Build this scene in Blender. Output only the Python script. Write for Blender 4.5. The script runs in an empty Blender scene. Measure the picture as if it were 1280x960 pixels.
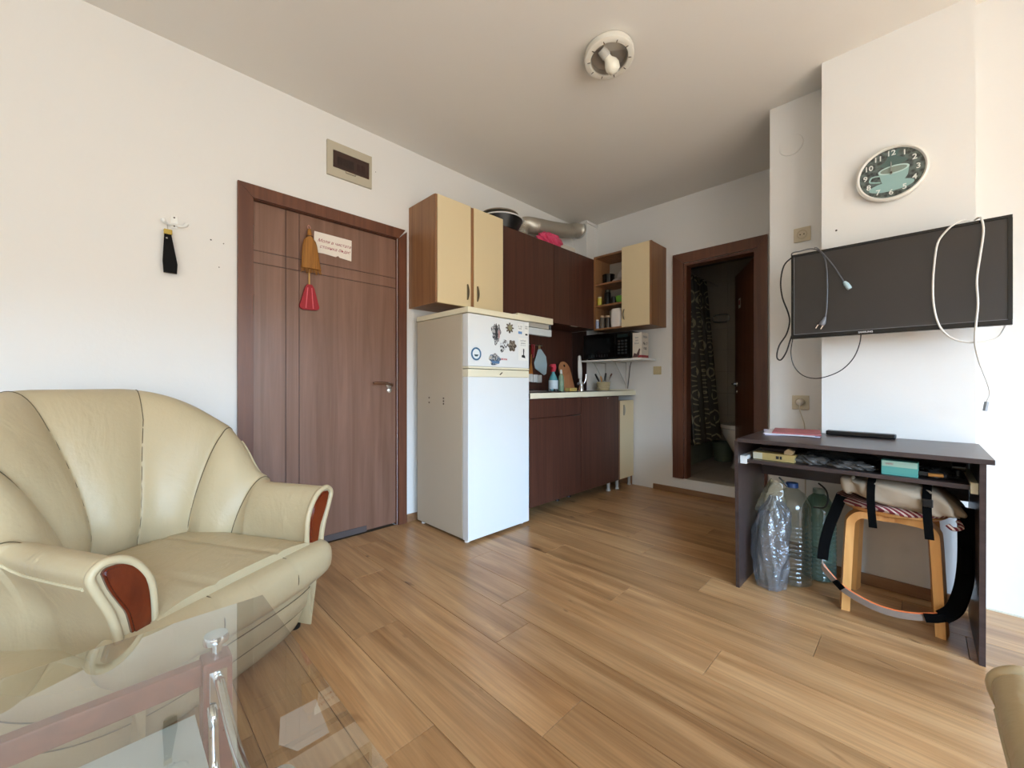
import bpy, bmesh, math, random
from mathutils import Vector, Matrix
random.seed(7)
PI = math.pi
S = bpy.context.scene
COL = S.collection

# ---------------------------------------------------------------- camera, world, light, exposure
cd = bpy.data.cameras.new('camera'); cam = bpy.data.objects.new('camera', cd); COL.objects.link(cam)
cam.location = (0, 0, 1.0); cam.rotation_euler = (PI/2, 0, math.radians(45.09))
cd.sensor_width = 36; cd.lens = 507.4/1280*36; cd.clip_start = 0.02
S.camera = cam
S.view_settings.view_transform = 'Standard'; S.view_settings.look = 'None'
S.view_settings.gamma = 1; S.view_settings.use_curve_mapping = False
S.view_settings.exposure = 0.28

W = bpy.data.worlds.new('sky'); S.world = W; W.use_nodes = True
nt = W.node_tree; nt.nodes.clear()
wo = nt.nodes.new('ShaderNodeOutputWorld'); bg = nt.nodes.new('ShaderNodeBackground')
tc = nt.nodes.new('ShaderNodeTexCoord'); sp = nt.nodes.new('ShaderNodeSeparateXYZ'); cr = nt.nodes.new('ShaderNodeValToRGB')
nt.links.new(tc.outputs['Generated'], sp.inputs[0])
mr = nt.nodes.new('ShaderNodeMapRange'); mr.inputs['From Min'].default_value = -1
nt.links.new(sp.outputs['Z'], mr.inputs[0]); nt.links.new(mr.outputs[0], cr.inputs[0])
el = cr.color_ramp.elements                       # sunlit ground below the horizon, pale blue sky above
el[0].position = 0.0; el[0].color = (.20, .19, .17, 1)
el[1].position = 1.0; el[1].color = (.42, .62, 1.0, 1)
e = el.new(.56); e.color = (.20, .205, .20, 1)      # dark band added for unseen houses and trees, to dim the upper walls
e = el.new(.585); e.color = (.48, .72, 1.0, 1)
nt.links.new(cr.outputs[0], bg.inputs[0]); bg.inputs[1].default_value = 24.0
nt.links.new(bg.outputs[0], wo.inputs[0])

sl = bpy.data.lights.new('sun', 'SUN'); sl.energy = 28; sl.angle = .009; sl.color = (1, .97, .88)
so_ = bpy.data.objects.new('sun', sl); COL.objects.link(so_); so_.rotation_euler = Vector((-.52, .06, -.85)).to_track_quat('-Z', 'Y').to_euler()

def portal(name, loc, rot, sx, sy):
    l = bpy.data.lights.new(name, 'AREA'); l.shape = 'RECTANGLE'; l.size = sx; l.size_y = sy
    l.cycles.is_portal = True
    o = bpy.data.objects.new(name, l); COL.objects.link(o); o.location = loc; o.rotation_euler = rot
WX = 2.3                                        # east wall
WIN = ((-1.9, .25), (.55, 1.95))                # the two windows of the east wall (y ranges)
WZ0, WZ1 = .35, 2.25
for a, b in WIN:
    portal('window_daylight', (WX+.02, (a+b)/2, (WZ0+WZ1)/2), (0, PI/2, 0), WZ1-WZ0, b-a)

# ---------------------------------------------------------------- materials
def lin(c):
    c = c/255
    return c/12.92 if c <= .04045 else ((c+.055)/1.055)**2.4
def rgb(h):
    if isinstance(h, str): h = tuple(int(h[i:i+2], 16) for i in (0, 2, 4))
    return (lin(h[0]), lin(h[1]), lin(h[2]), 1)
MC = {}
def mat(name, col, rough=.5, metal=0, bump=0, bscale=200, var=0, vscale=3, spec=.5, coat=0, trans=0, emit=0, sheen=0):
    if name in MC: return MC[name]
    m = bpy.data.materials.new(name); m.use_nodes = True; t = m.node_tree; p = t.nodes['Principled BSDF']
    p.inputs['Base Color'].default_value = rgb(col); p.inputs['Roughness'].default_value = rough
    p.inputs['Metallic'].default_value = metal; p.inputs['Specular IOR Level'].default_value = spec
    p.inputs['Coat Weight'].default_value = coat
    p.inputs['Transmission Weight'].default_value = trans
    if sheen: p.inputs['Sheen Weight'].default_value = sheen
    c = t.nodes.new('ShaderNodeTexCoord')
    if var:
        n = t.nodes.new('ShaderNodeTexNoise'); n.inputs['Scale'].default_value = vscale; n.inputs['Detail'].default_value = 5
        t.links.new(c.outputs['Object'], n.inputs['Vector'])
        h = t.nodes.new('ShaderNodeMix'); h.data_type = 'RGBA'
        a = rgb(col); h.inputs[6].default_value = tuple(x*(1-var) for x in a[:3])+(1,)
        h.inputs[7].default_value = tuple(min(1, x*(1+var*.6)) for x in a[:3])+(1,)
        t.links.new(n.outputs['Fac'], h.inputs[0]); t.links.new(h.outputs[2], p.inputs['Base Color'])
    if bump:
        n = t.nodes.new('ShaderNodeTexNoise'); n.inputs['Scale'].default_value = bscale; n.inputs['Detail'].default_value = 3
        t.links.new(c.outputs['Object'], n.inputs['Vector'])
        b = t.nodes.new('ShaderNodeBump'); b.inputs['Strength'].default_value = bump; b.inputs['Distance'].default_value = .002
        t.links.new(n.outputs['Fac'], b.inputs['Height']); t.links.new(b.outputs[0], p.inputs['Normal'])
    MC[name] = m; return m
def wood(name, c1, c2, scale=(18, 18, 1.2), rough=.4, rnd=False, c3=None, coat=0, freq=1., bump=.05):
    if name in MC: return MC[name]
    m = bpy.data.materials.new(name); m.use_nodes = True; t = m.node_tree; p = t.nodes['Principled BSDF']
    N = t.nodes.new; L = t.links.new
    c = N('ShaderNodeTexCoord'); mp = N('ShaderNodeMapping'); mp.inputs['Scale'].default_value = tuple(s*freq for s in scale)
    src = c.outputs['Object']
    if rnd:
        oi = N('ShaderNodeObjectInfo'); ml = N('ShaderNodeMath'); ml.operation = 'MULTIPLY'; ml.inputs[1].default_value = 57
        L(oi.outputs['Random'], ml.inputs[0]); cb = N('ShaderNodeCombineXYZ')
        for i in range(3): L(ml.outputs[0], cb.inputs[i])
        ad = N('ShaderNodeVectorMath'); ad.operation = 'ADD'; L(src, ad.inputs[0]); L(cb.outputs[0], ad.inputs[1]); src = ad.outputs[0]
    L(src, mp.inputs[0])
    n = N('ShaderNodeTexNoise'); n.inputs['Scale'].default_value = 1; n.inputs['Detail'].default_value = 8; n.inputs['Distortion'].default_value = .8
    n.inputs['Roughness'].default_value = .6
    L(mp.outputs[0], n.inputs['Vector'])
    r = N('ShaderNodeValToRGB'); r.color_ramp.elements[0].position = .34; r.color_ramp.elements[1].position = .66
    r.color_ramp.elements[0].color = rgb(c1); r.color_ramp.elements[1].color = rgb(c2)
    if c3: x = r.color_ramp.elements.new(.22); x.color = rgb(c3)
    L(n.outputs['Fac'], r.inputs[0]); out = r.outputs[0]
    if rnd:
        mp3 = N('ShaderNodeMapping'); mp3.inputs['Scale'].default_value = (3, 110, 110); L(src, mp3.inputs[0])
        n3 = N('ShaderNodeTexNoise'); n3.inputs['Scale'].default_value = 1; n3.inputs['Detail'].default_value = 6; n3.inputs['Distortion'].default_value = .5; L(mp3.outputs[0], n3.inputs['Vector'])
        r3 = N('ShaderNodeMapRange'); r3.inputs['From Min'].default_value = .3; r3.inputs['From Max'].default_value = .7; r3.inputs['To Min'].default_value = .82; r3.inputs['To Max'].default_value = 1.1; L(n3.outputs['Fac'], r3.inputs[0])
        m3 = N('ShaderNodeMix'); m3.data_type = 'RGBA'; m3.blend_type = 'MULTIPLY'; m3.inputs[0].default_value = 1; L(out, m3.inputs[6]); L(r3.outputs[0], m3.inputs[7]); out = m3.outputs[2]
        mp2 = N('ShaderNodeMapping'); mp2.inputs['Scale'].default_value = tuple(s*freq*.28 for s in scale); L(src, mp2.inputs[0])
        n2 = N('ShaderNodeTexNoise'); n2.inputs['Scale'].default_value = 1.3; n2.inputs['Detail'].default_value = 3; n2.inputs['Distortion'].default_value = 1.5
        L(mp2.outputs[0], n2.inputs['Vector'])
        r2 = N('ShaderNodeValToRGB'); r2.color_ramp.elements[0].position = .30; r2.color_ramp.elements[0].color = (.50, .42, .36, 1)
        r2.color_ramp.elements[1].position = .50; r2.color_ramp.elements[1].color = (1, 1, 1, 1)
        L(n2.outputs['Fac'], r2.inputs[0])
        mx = N('ShaderNodeMix'); mx.data_type = 'RGBA'; mx.blend_type = 'MULTIPLY'; mx.inputs[0].default_value = .7
        L(out, mx.inputs[6]); L(r2.outputs[0], mx.inputs[7])
        kn = N('ShaderNodeTexNoise'); mp4 = N('ShaderNodeMapping'); mp4.inputs['Scale'].default_value = (5, 13, 13); L(src, mp4.inputs[0]); L(mp4.outputs[0], kn.inputs['Vector'])
        kn.inputs['Scale'].default_value = 1; kn.inputs['Detail'].default_value = 2; kn.inputs['Distortion'].default_value = .6
        kr = N('ShaderNodeValToRGB'); kr.color_ramp.elements[0].position = .70; kr.color_ramp.elements[0].color = (1, 1, 1, 1); kr.color_ramp.elements[1].position = .80; kr.color_ramp.elements[1].color = (.42, .34, .28, 1)
        L(kn.outputs['Fac'], kr.inputs[0]); m4 = N('ShaderNodeMix'); m4.data_type = 'RGBA'; m4.blend_type = 'MULTIPLY'; m4.inputs[0].default_value = 1
        L(mx.outputs[2], m4.inputs[6]); L(kr.outputs[0], m4.inputs[7]); mx = m4
        hs = N('ShaderNodeHueSaturation'); mrr = N('ShaderNodeMapRange'); mrr.inputs['To Min'].default_value = .90; mrr.inputs['To Max'].default_value = 1.10
        L(oi.outputs['Random'], mrr.inputs[0]); L(mrr.outputs[0], hs.inputs['Value']); L(mx.outputs[2], hs.inputs['Color']); out = hs.outputs[0]
    L(out, p.inputs['Base Color']); p.inputs['Roughness'].default_value = rough; p.inputs['Coat Weight'].default_value = coat
    b = N('ShaderNodeBump'); b.inputs['Strength'].default_value = bump; b.inputs['Distance'].default_value = .001
    L(n.outputs['Fac'], b.inputs['Height']); L(b.outputs[0], p.inputs['Normal'])
    MC[name] = m; return m
def clear(name, tint, gloss=.1, rough=.03, white=0., ior=1.45, wcol='dfe6ea', bump=0, gain=1.):
    """thin clear glass or film: tinted transparency under a Fresnel reflection, a little haze"""
    if name in MC: return MC[name]
    m = bpy.data.materials.new(name); m.use_nodes = True; t = m.node_tree; N = t.nodes.new; L = t.links.new
    t.nodes.remove(t.nodes['Principled BSDF']); out = t.nodes['Material Output']
    tr = N('ShaderNodeBsdfTransparent'); tr.inputs[0].default_value = rgb(tint)
    df = N('ShaderNodeBsdfDiffuse'); df.inputs[0].default_value = rgb(wcol)
    m1 = N('ShaderNodeMixShader'); m1.inputs[0].default_value = white; L(tr.outputs[0], m1.inputs[1]); L(df.outputs[0], m1.inputs[2])
    gl = N('ShaderNodeBsdfGlossy'); gl.inputs['Roughness'].default_value = rough
    fr = N('ShaderNodeFresnel'); fr.inputs[0].default_value = ior
    ad = N('ShaderNodeMath'); ad.operation = 'ADD'; ad.use_clamp = True; ad.inputs[1].default_value = gloss; L(fr.outputs[0], ad.inputs[0])
    ge = N('ShaderNodeNewGeometry'); iv = N('ShaderNodeMath'); iv.operation = 'SUBTRACT'; iv.inputs[0].default_value = 1; L(ge.outputs['Backfacing'], iv.inputs[1])
    ml = N('ShaderNodeMath'); ml.operation = 'MULTIPLY'; gn = N('ShaderNodeMath'); gn.operation = 'MULTIPLY'; gn.inputs[1].default_value = gain; gn.use_clamp = True; L(ad.outputs[0], gn.inputs[0]); L(gn.outputs[0], ml.inputs[0]); L(iv.outputs[0], ml.inputs[1])
    m2 = N('ShaderNodeMixShader'); L(ml.outputs[0], m2.inputs[0]); L(m1.outputs[0], m2.inputs[1]); L(gl.outputs[0], m2.inputs[2])
    L(m2.outputs[0], out.inputs[0])
    if bump:
        c = N('ShaderNodeTexCoord'); n = N('ShaderNodeTexNoise'); n.inputs['Scale'].default_value = 25; n.inputs['Detail'].default_value = 3
        n.inputs['Distortion'].default_value = 2
        b = N('ShaderNodeBump'); b.inputs['Strength'].default_value = bump; b.inputs['Distance'].default_value = .01
        L(c.outputs['Object'], n.inputs['Vector']); L(n.outputs['Fac'], b.inputs['Height']); L(b.outputs[0], gl.inputs['Normal']); L(b.outputs[0], fr.inputs['Normal'])
    MC[name] = m; return m

wallM = mat('wall_paint', 'e3e1dc', .85, bump=.25, bscale=60, var=.035, vscale=1.6, spec=.2)
ceilM = mat('ceiling_paint', 'e6e3dc', .9, bump=.1, bscale=60, var=.02, vscale=1.2, spec=.2)
floorM = wood('floor_laminate', 'a97d50', 'c39a6c', (1.3, 15, 15), .30, True, '8a5f3c', bump=.04)
doorM = wood('door_veneer', '70503f', '846252', (22, 22, .9), .34, bump=.03)
caseM = wood('casing_veneer', '5a3424', '70452f', (22, 22, .9), .38, bump=.03)
baseM = wood('baseboard_wood', '7d583c', '96704e', (3, 20, 20), .45)
walnM = wood('walnut_laminate', '80573a', '9d714a', (16, 16, .8), .42)
wengM = wood('wenge_laminate', '442820', '573529', (26, 26, .9), .38)
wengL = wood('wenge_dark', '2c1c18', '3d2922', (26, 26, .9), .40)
creamM = mat('cream_front', 'e0cda4', .38, var=.02)
fridgeM = mat('fridge_enamel', 'e6eaea', .32, var=.02, vscale=2)
fridgeS = mat('fridge_side_shaded', 'c6bba6', .5, var=.03, vscale=2)  # white side coloured darker beige: weaker light on it put into the colour
trimM = mat('cream_trim', 'e9e3c8', .4)
whiteM = mat('white_plastic', 'e8e8e4', .4)
greyM = mat('grey_plastic', 'b9b6ae', .45)
blackM = mat('black_plastic', '0c0c0d', .35)
blackG = mat('black_gloss', '060607', .12)
fabB = mat('black_webbing', '070707', .95, bump=.3, bscale=500, spec=.08)
mattB = mat('matte_black', '0d0c0c', .7, spec=.15)
metalM = mat('brushed_metal', 'b8b4ac', .32, metal=1)
chromeM = mat('chrome', 'e2e4e6', .12, metal=1)
darkmet = mat('dark_metal', '4a4640', .4, metal=1)
redM = mat('red_plastic', '98202a', .45, spec=.3)
leathM = mat('cream_leather', 'b9a682', .44, bump=.35, bscale=90, var=.07, vscale=4, spec=.45)
def add_folds(m, scale, dist, stretch):
    t = m.node_tree; p = t.nodes['Principled BSDF']; old = p.inputs['Normal'].links[0].from_node
    c = t.nodes.new('ShaderNodeTexCoord'); mp = t.nodes.new('ShaderNodeMapping'); mp.inputs['Scale'].default_value = stretch
    n = t.nodes.new('ShaderNodeTexNoise'); n.inputs['Scale'].default_value = scale; n.inputs['Detail'].default_value = 3; n.inputs['Distortion'].default_value = 1.5
    b = t.nodes.new('ShaderNodeBump'); b.inputs['Strength'].default_value = .22; b.inputs['Distance'].default_value = dist
    t.links.new(c.outputs['Object'], mp.inputs[0]); t.links.new(mp.outputs[0], n.inputs['Vector']); t.links.new(n.outputs['Fac'], b.inputs['Height']); t.links.new(old.outputs[0], b.inputs['Normal']); t.links.new(b.outputs[0], p.inputs['Normal'])
add_folds(leathM, 7, .022, (1, 1, .55))
pipeM = mat('leather_piping', 'bfb08c', .5)
seamM = mat('seam_thread', '5c4d33', .8)
cherryM = wood('cherry_lacquer', '4c1a0c', '6e2c14', (10, 10, 3), .16, coat=.6)
deskM = wood('desk_wenge', '352a28', '453734', (3, 30, 30), .32, bump=.02)
pineM = wood('stool_birch', 'c98a48', 'dea562', (20, 20, 1.2), .4)
tabM = wood('table_mahogany', '7a3f2c', '92503a', (3, 20, 20), .35)

# ---------------------------------------------------------------- helpers
def box(bm, x0, x1, y0, y1, z0, z1, bev=0):
    if x0 > x1: x0, x1 = x1, x0
    if y0 > y1: y0, y1 = y1, y0
    if z0 > z1: z0, z1 = z1, z0
    v = [bm.verts.new(p) for p in ((x0,y0,z0),(x1,y0,z0),(x1,y1,z0),(x0,y1,z0),(x0,y0,z1),(x1,y0,z1),(x1,y1,z1),(x0,y1,z1))]
    fs = [bm.faces.new([v[i] for i in f]) for f in ((3,2,1,0),(4,5,6,7),(0,1,5,4),(1,2,6,5),(2,3,7,6),(3,0,4,7))]
    if bev:
        es = {e for f in fs for e in f.edges}
        bmesh.ops.bevel(bm, geom=list(es), offset=bev, segments=2, profile=.6, affect='EDGES')
    return bm
def B(*a, bev=0):
    bm = bmesh.new(); return box(bm, *a, bev=bev)
def prism(bm, poly, ax, a0, a1):
    """poly: 2-D outline; ax: the axis it is extruded along ('x': poly is (y,z), 'y': (x,z), 'z': (x,y))"""
    def P(p, a): return {'x': (a, p[0], p[1]), 'y': (p[0], a, p[1]), 'z': (p[0], p[1], a)}[ax]
    A = [bm.verts.new(P(p, a0)) for p in poly]; Bv = [bm.verts.new(P(p, a1)) for p in poly]; n = len(poly)
    bm.faces.new(A[::-1]); bm.faces.new(Bv)
    for i in range(n): bm.faces.new((A[i], A[(i+1) % n], Bv[(i+1) % n], Bv[i]))
    bmesh.ops.recalc_face_normals(bm, faces=bm.faces[:]); return bm
def frame_of(d):
    d = Vector(d).normalized(); up = Vector((0, 0, 1)) if abs(d.z) < .9 else Vector((1, 0, 0))
    a = d.cross(up).normalized(); return a, a.cross(d).normalized()
def smooth_pts(pts, k=6):
    P = [Vector(p) for p in pts]
    if len(P) < 3: return P
    out = []
    for i in range(len(P)-1):
        p0 = P[max(i-1, 0)]; p1 = P[i]; p2 = P[i+1]; p3 = P[min(i+2, len(P)-1)]
        for j in range(k):
            t = j/k
            out.append(.5*((2*p1)+(p2-p0)*t+(2*p0-5*p1+4*p2-p3)*t*t+(3*p1-p0-3*p2+p3)*t**3))
    out.append(P[-1]); return out
def tube(bm, pts, r, n=8, sm=0, flat=None, cap=True):
    """round tube, or a ribbon when flat=(half width, half thickness) ; r may be a list"""
    P = smooth_pts(pts, sm) if sm else [Vector(p) for p in pts]
    rings = []; prev = None
    for i, p in enumerate(P):
        d = P[min(i+1, len(P)-1)]-P[max(i-1, 0)]
        if d.length < 1e-9: d = Vector((0, 0, 1))
        d.normalize()
        if prev is None: a, b = frame_of(d)
        else:
            a = (prev-d*prev.dot(d)).normalized(); b = a.cross(d).normalized()
        prev = a; rr = r[min(i, len(r)-1)] if isinstance(r, (list, tuple)) else r
        ring = []
        for j in range(n):
            t = 2*PI*j/n+PI/4*(n == 4)
            if flat: ring.append(bm.verts.new(p+a*math.cos(t)*flat[0]*1.2+b*math.sin(t)*flat[1]*1.2))
            else: ring.append(bm.verts.new(p+a*math.cos(t)*rr+b*math.sin(t)*rr))
        rings.append(ring)
    for A, Bv in zip(rings, rings[1:]):
        for j in range(n): bm.faces.new((A[j], A[(j+1) % n], Bv[(j+1) % n], Bv[j]))
    if cap: bm.faces.new(rings[0][::-1]); bm.faces.new(rings[-1])
    bmesh.ops.recalc_face_normals(bm, faces=bm.faces[:])
    return bm
def T(pts, r, n=8, sm=0, flat=None): return tube(bmesh.new(), pts, r, n, sm, flat)
def ribbon(bm, pts, wdir, w, th):
    """flat strap: pts centre line, wdir width direction, w width, th thickness"""
    P = smooth_pts(pts, 5); wd = Vector(wdir).normalized(); rings = []
    for i, p in enumerate(P):
        d = (P[min(i+1, len(P)-1)]-P[max(i-1, 0)]).normalized()
        a = (wd-d*wd.dot(d)).normalized(); b = a.cross(d)
        rings.append([bm.verts.new(p+a*s*w/2+b*q*th/2) for s, q in ((-1,-1),(1,-1),(1,1),(-1,1))])
    for A, Bv in zip(rings, rings[1:]):
        for j in range(4): bm.faces.new((A[j], A[(j+1) % 4], Bv[(j+1) % 4], Bv[j]))
    bm.faces.new(rings[0][::-1]); bm.faces.new(rings[-1])
    bmesh.ops.recalc_face_normals(bm, faces=bm.faces[:]); return bm
def lathe(bm, prof, c=(0, 0, 0), axis=(0, 0, 1), n=32, close=False):
    """prof: (radius, height) pairs along axis from c"""
    c = Vector(c); d = Vector(axis).normalized(); a, b = frame_of(d); rings = []
    for r, h in prof:
        if r < 1e-6: rings.append([bm.verts.new(c+d*h)])
        else: rings.append([bm.verts.new(c+d*h+(a*math.cos(2*PI*j/n)+b*math.sin(2*PI*j/n))*r) for j in range(n)])
    for A, Bv in zip(rings, rings[1:]):
        for j in range(n):
            k = (j+1) % n
            if len(A) == 1 and len(Bv) == 1: continue
            if len(A) == 1: bm.faces.new((A[0], Bv[k], Bv[j]))
            elif len(Bv) == 1: bm.faces.new((A[j], A[k], Bv[0]))
            else: bm.faces.new((A[j], A[k], Bv[k], Bv[j]))
    bmesh.ops.recalc_face_normals(bm, faces=bm.faces[:]); return bm
def Lt(prof, c=(0, 0, 0), axis=(0, 0, 1), n=32): return lathe(bmesh.new(), prof, c, axis, n)
def grid(bm, rows, closed=False):
    V = [[bm.verts.new(p) for p in r] for r in rows]; n = len(V[0])
    for A, Bv in zip(V, V[1:]):
        for j in range(n if closed else n-1): bm.faces.new((A[j], A[(j+1) % n], Bv[(j+1) % n], Bv[j]))
    return V
WM = {}
def wm(o): return WM.get(o.name, Matrix.Identity(4)) if o else Matrix.Identity(4)
def obj(name, bm, m, parent=None, local=False, smooth=False, sub=0, origin=None):
    """one mesh object; coordinates are world ones unless local (then the parent's)"""
    me = bpy.data.meshes.new(name)
    if parent and not local: bm.transform(wm(parent).inverted())
    o = bpy.data.objects.new(name, me)
    if origin is not None:
        v = Vector(origin) if (local or not parent) else wm(parent).inverted() @ Vector(origin)
        bm.transform(Matrix.Translation(-v)); o.location = v
    bm.to_mesh(me); bm.free(); me.materials.append(m)
    if smooth:
        for p in me.polygons: p.use_smooth = True
        me.set_sharp_from_angle(angle=math.radians(50))
    COL.objects.link(o)
    if parent: o.parent = parent
    WM[o.name] = wm(parent) @ Matrix.Translation(o.location)
    if sub:
        s = o.modifiers.new('subdivision', 'SUBSURF'); s.levels = s.render_levels = sub
    return o
def tag(o, label, cat, group=None, kind=None):
    o['label'] = label; o['category'] = cat
    if group: o['group'] = group
    if kind: o['kind'] = kind
    return o
def thing(name, label, cat, loc=(0, 0, 0), rotz=0, group=None, kind=None):
    o = bpy.data.objects.new(name, None); COL.objects.link(o); o.location = loc; o.rotation_euler = (0, 0, rotz)
    o.empty_display_size = .05
    WM[o.name] = Matrix.Translation(loc) @ Matrix.Rotation(rotz, 4, 'Z')
    if label: tag(o, label, cat, group)
    if kind: o['kind'] = kind
    return o
def single(name, bm, m, label, cat, group=None, **k):
    return tag(obj(name, bm, m, **k), label, cat, group)
def struct(name, bm, m, parent=None, **k):
    o = obj(name, bm, m, parent, **k)
    if not parent: o['kind'] = 'structure'
    return o
def copy_tree(o, parent=None):
    c = o.copy(); COL.objects.link(c)
    if parent: c.parent = parent
    for ch in list(o.children): copy_tree(ch, c)
    return c
def text(name, s, size, loc, xdir, ydir, m, parent, depth=.0006, shear=0, bold=0):
    cu = bpy.data.curves.new('tmp', 'FONT'); cu.body = s; cu.size = size; cu.align_x = 'CENTER'; cu.align_y = 'CENTER'
    cu.extrude = depth/2; cu.shear = shear; cu.offset = bold; cu.resolution_u = 3
    t = bpy.data.objects.new('tmp', cu); COL.objects.link(t)
    dg = bpy.context.evaluated_depsgraph_get(); me = bpy.data.meshes.new_from_object(t.evaluated_get(dg))
    bpy.data.objects.remove(t); bpy.data.curves.remove(cu)
    x = Vector(xdir).normalized(); y = Vector(ydir).normalized(); z = x.cross(y)
    M = Matrix(((x.x, y.x, z.x, loc[0]), (x.y, y.y, z.y, loc[1]), (x.z, y.z, z.z, loc[2]), (0, 0, 0, 1)))
    bm = bmesh.new(); bm.from_mesh(me); bm.transform(M); bpy.data.meshes.remove(me)
    return obj(name, bm, m, parent)
def circ(cx, cy, rx, ry=None, n=32, a0=0, a1=2*PI, full=True):
    ry = ry or rx; k = n if full else n-1
    return [(cx+rx*math.cos(a0+(a1-a0)*i/k), cy+ry*math.sin(a0+(a1-a0)*i/k)) for i in range(n)]

AX, BY, PY, DY, EY, CH = -2.625, 3.715, 2.92, 2.69, 2.77, 2.705

# ================================================================ SETTING
# left wall with the entrance opening
y0, y1, zt = .575, 1.46, 2.035
bm = bmesh.new()
box(bm, AX-.2, AX, -2.2, y0, -.02, CH); box(bm, AX-.2, AX, y1, BY+.1, -.02, CH); box(bm, AX-.2, AX, y0, y1, zt, CH)
box(bm, AX-.2, AX-.12, y0, y1, -.02, zt)
struct('wall_left', bm, wallM)
# far wall with the bathroom opening (its sill 14 cm up)
bx0, bx1, bz = -1.51, -.925, .14
bm = bmesh.new()
box(bm, AX-.2, bx0, BY, BY+.1, -.02, CH); box(bm, bx1, -.6, BY, BY+.1, -.02, CH)
box(bm, bx0, bx1, BY, BY+.1, 2.095, CH); box(bm, bx0, bx1, BY, BY+.1, -.02, bz-.004)
struct('wall_far', bm, wallM)
bm = bmesh.new()
box(bm, -.656, WX+.2, PY, BY+.1, -.02, CH); struct('wall_right_of_bathroom', bm, wallM)
bm = bmesh.new(); box(bm, -.366, .175, DY, PY, -.02, CH); struct('wall_pier', bm, wallM)
bm = bmesh.new(); box(bm, .175, WX+.2, EY, PY, -.02, CH); struct('wall_television_side', bm, wallM)
bm = bmesh.new(); box(bm, AX, -2.44, 3.527, BY, -.02, CH)
box(bm, AX, -2.425, 3.512, BY, CH-.035, CH-.012)
struct('wall_duct', bm, wallM)
bm = bmesh.new(); box(bm, AX-.2, WX+.2, -2.4, -2.2, -.02, CH); struct('wall_back', bm, wallM)
bm = bmesh.new()
ys = [-2.4]+[v for w in WIN for v in w]+[EY]
for i in range(0, len(ys), 2): box(bm, WX, WX+.2, ys[i], ys[i+1], -.02, CH)
for a, b in WIN: box(bm, WX, WX+.2, a, b, -.02, WZ0); box(bm, WX, WX+.2, a, b, WZ1, CH)
struct('wall_window_side', bm, wallM)
for i, (a, b) in enumerate(WIN):
    w = thing('window_%d' % (i+1), None, None, (WX+.06, (a+b)/2, WZ0), kind='structure')
    bm = bmesh.new()
    box(bm, WX+.03, WX+.09, a, b, WZ0, WZ0+.05); box(bm, WX+.03, WX+.09, a, b, WZ1-.05, WZ1)
    for yy in (a, (a+b)/2-.03, b-.06): box(bm, WX+.03, WX+.09, yy, yy+.06, WZ0+.05, WZ1-.05)
    obj('window_frame', bm, whiteM, w)
bm = bmesh.new(); box(bm, AX-.2, WX+.2, -2.4, BY+.1, CH, CH+.15); struct('ceiling', bm, ceilM)

# floor: a screed with laminate planks laid along x
bm = bmesh.new(); box(bm, AX-.2, WX+.2, -2.4, BY, -.12, -.009); fl = struct('floor', bm, mat('screed', '5a4632', .9))
pw, plen, row = .192, 1.285, 0
y = -2.2; offs = [0, .47, .95, .22, .7, 1.1]
while y < BY-.01:
    ye = min(y+pw, BY); xmax = WX if ye <= EY+.02 else -.656
    if ye > EY and y < EY and ye > EY+.02: xmax = WX
    yy1 = min(ye, PY) if xmax > 0 and ye > EY+.15 else ye
    x = AX-offs[row % 6]
    while x < xmax:
        a, b = max(x, AX), min(x+plen, xmax)
        if b-a > .03:
            bm = bmesh.new(); g = .0007
            box(bm, a+g, b-g, y+g, ye-g, -.008, 0)
            top = [e_ for e_ in bm.edges if all(v.co.z > -.001 for v in e_.verts)]
            bmesh.ops.bevel(bm, geom=top, offset=.0009, segments=1, affect='EDGES')
            obj('plank', bm, floorM, fl, origin=((a+b)/2, (y+ye)/2, 0))
        x += plen
    y += pw; row += 1

# baseboards
def skirt(name, x0, x1, y0, y1, h=.055):
    struct(name, B(x0, x1, y0, y1, 0, h, bev=.004), baseM)
skirt('baseboard_left', AX, AX+.014, 1.535, 2.2)
skirt('baseboard_left_near', AX, AX+.014, -2.2, .49)
skirt('baseboard_far', -1.80, -.67, BY-.016, BY, .05)
skirt('baseboard_pier', -.366, .19, DY-.014, DY, .055)
skirt('baseboard_panel', -.656, -.366, PY-.014, PY, .055)
struct('trim_1', B(.19, WX, EY-.006, EY, 0, .006), mat('plaster_edge', 'cfc4ae', .9))

# entrance door
d = thing('door_1', None, None, (AX, (y0+y1)/2, 0), kind='structure')
lx0, lx1 = AX-.052, AX-.012
obj('door_leaf', B(lx0, lx1-.004, y0+.004, y1-.004, .012, zt-.008), mat('door_groove', '3f2319', .5), d)
gy = [y0+.004, .745, .8185, y1-.004]; gz = [.012, 1.682, 1.752, zt-.008]
for i in range(3):
    for j in range(3):
        obj('door_panel', B(lx1-.005, lx1, gy[i]+(.0022 if i else 0), gy[i+1]-(.0022 if i < 2 else 0), gz[j]+(.0022 if j else 0), gz[j+1]-(.0022 if j < 2 else 0), bev=.001), doorM, d)
def casing(prefix, par, poly, ax, a0, a1): obj(prefix, prism(bmesh.new(), poly, ax, a0, a1), caseM, par)
ca0, ca1 = AX+.001, AX+.022; yo0, yo1, zo = .50, 1.527, 2.105; yi0, yi1, zi = .572, 1.463, 2.032
casing('casing', d, [(yo0, 0), (yi0, 0), (yi0, zi), (yo0, zo)], 'x', ca0, ca1)
casing('casing', d, [(yi1, 0), (yo1, 0), (yo1, zo-.012), (yi1, zi)], 'x', ca0, ca1)
casing('casing', d, [(yi0+.001, zi+.001), (yi1-.001, zi+.001), (yo1-.012, zo-.002), (yo0+.001, zo)], 'x', ca0, ca1+.001)
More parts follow.
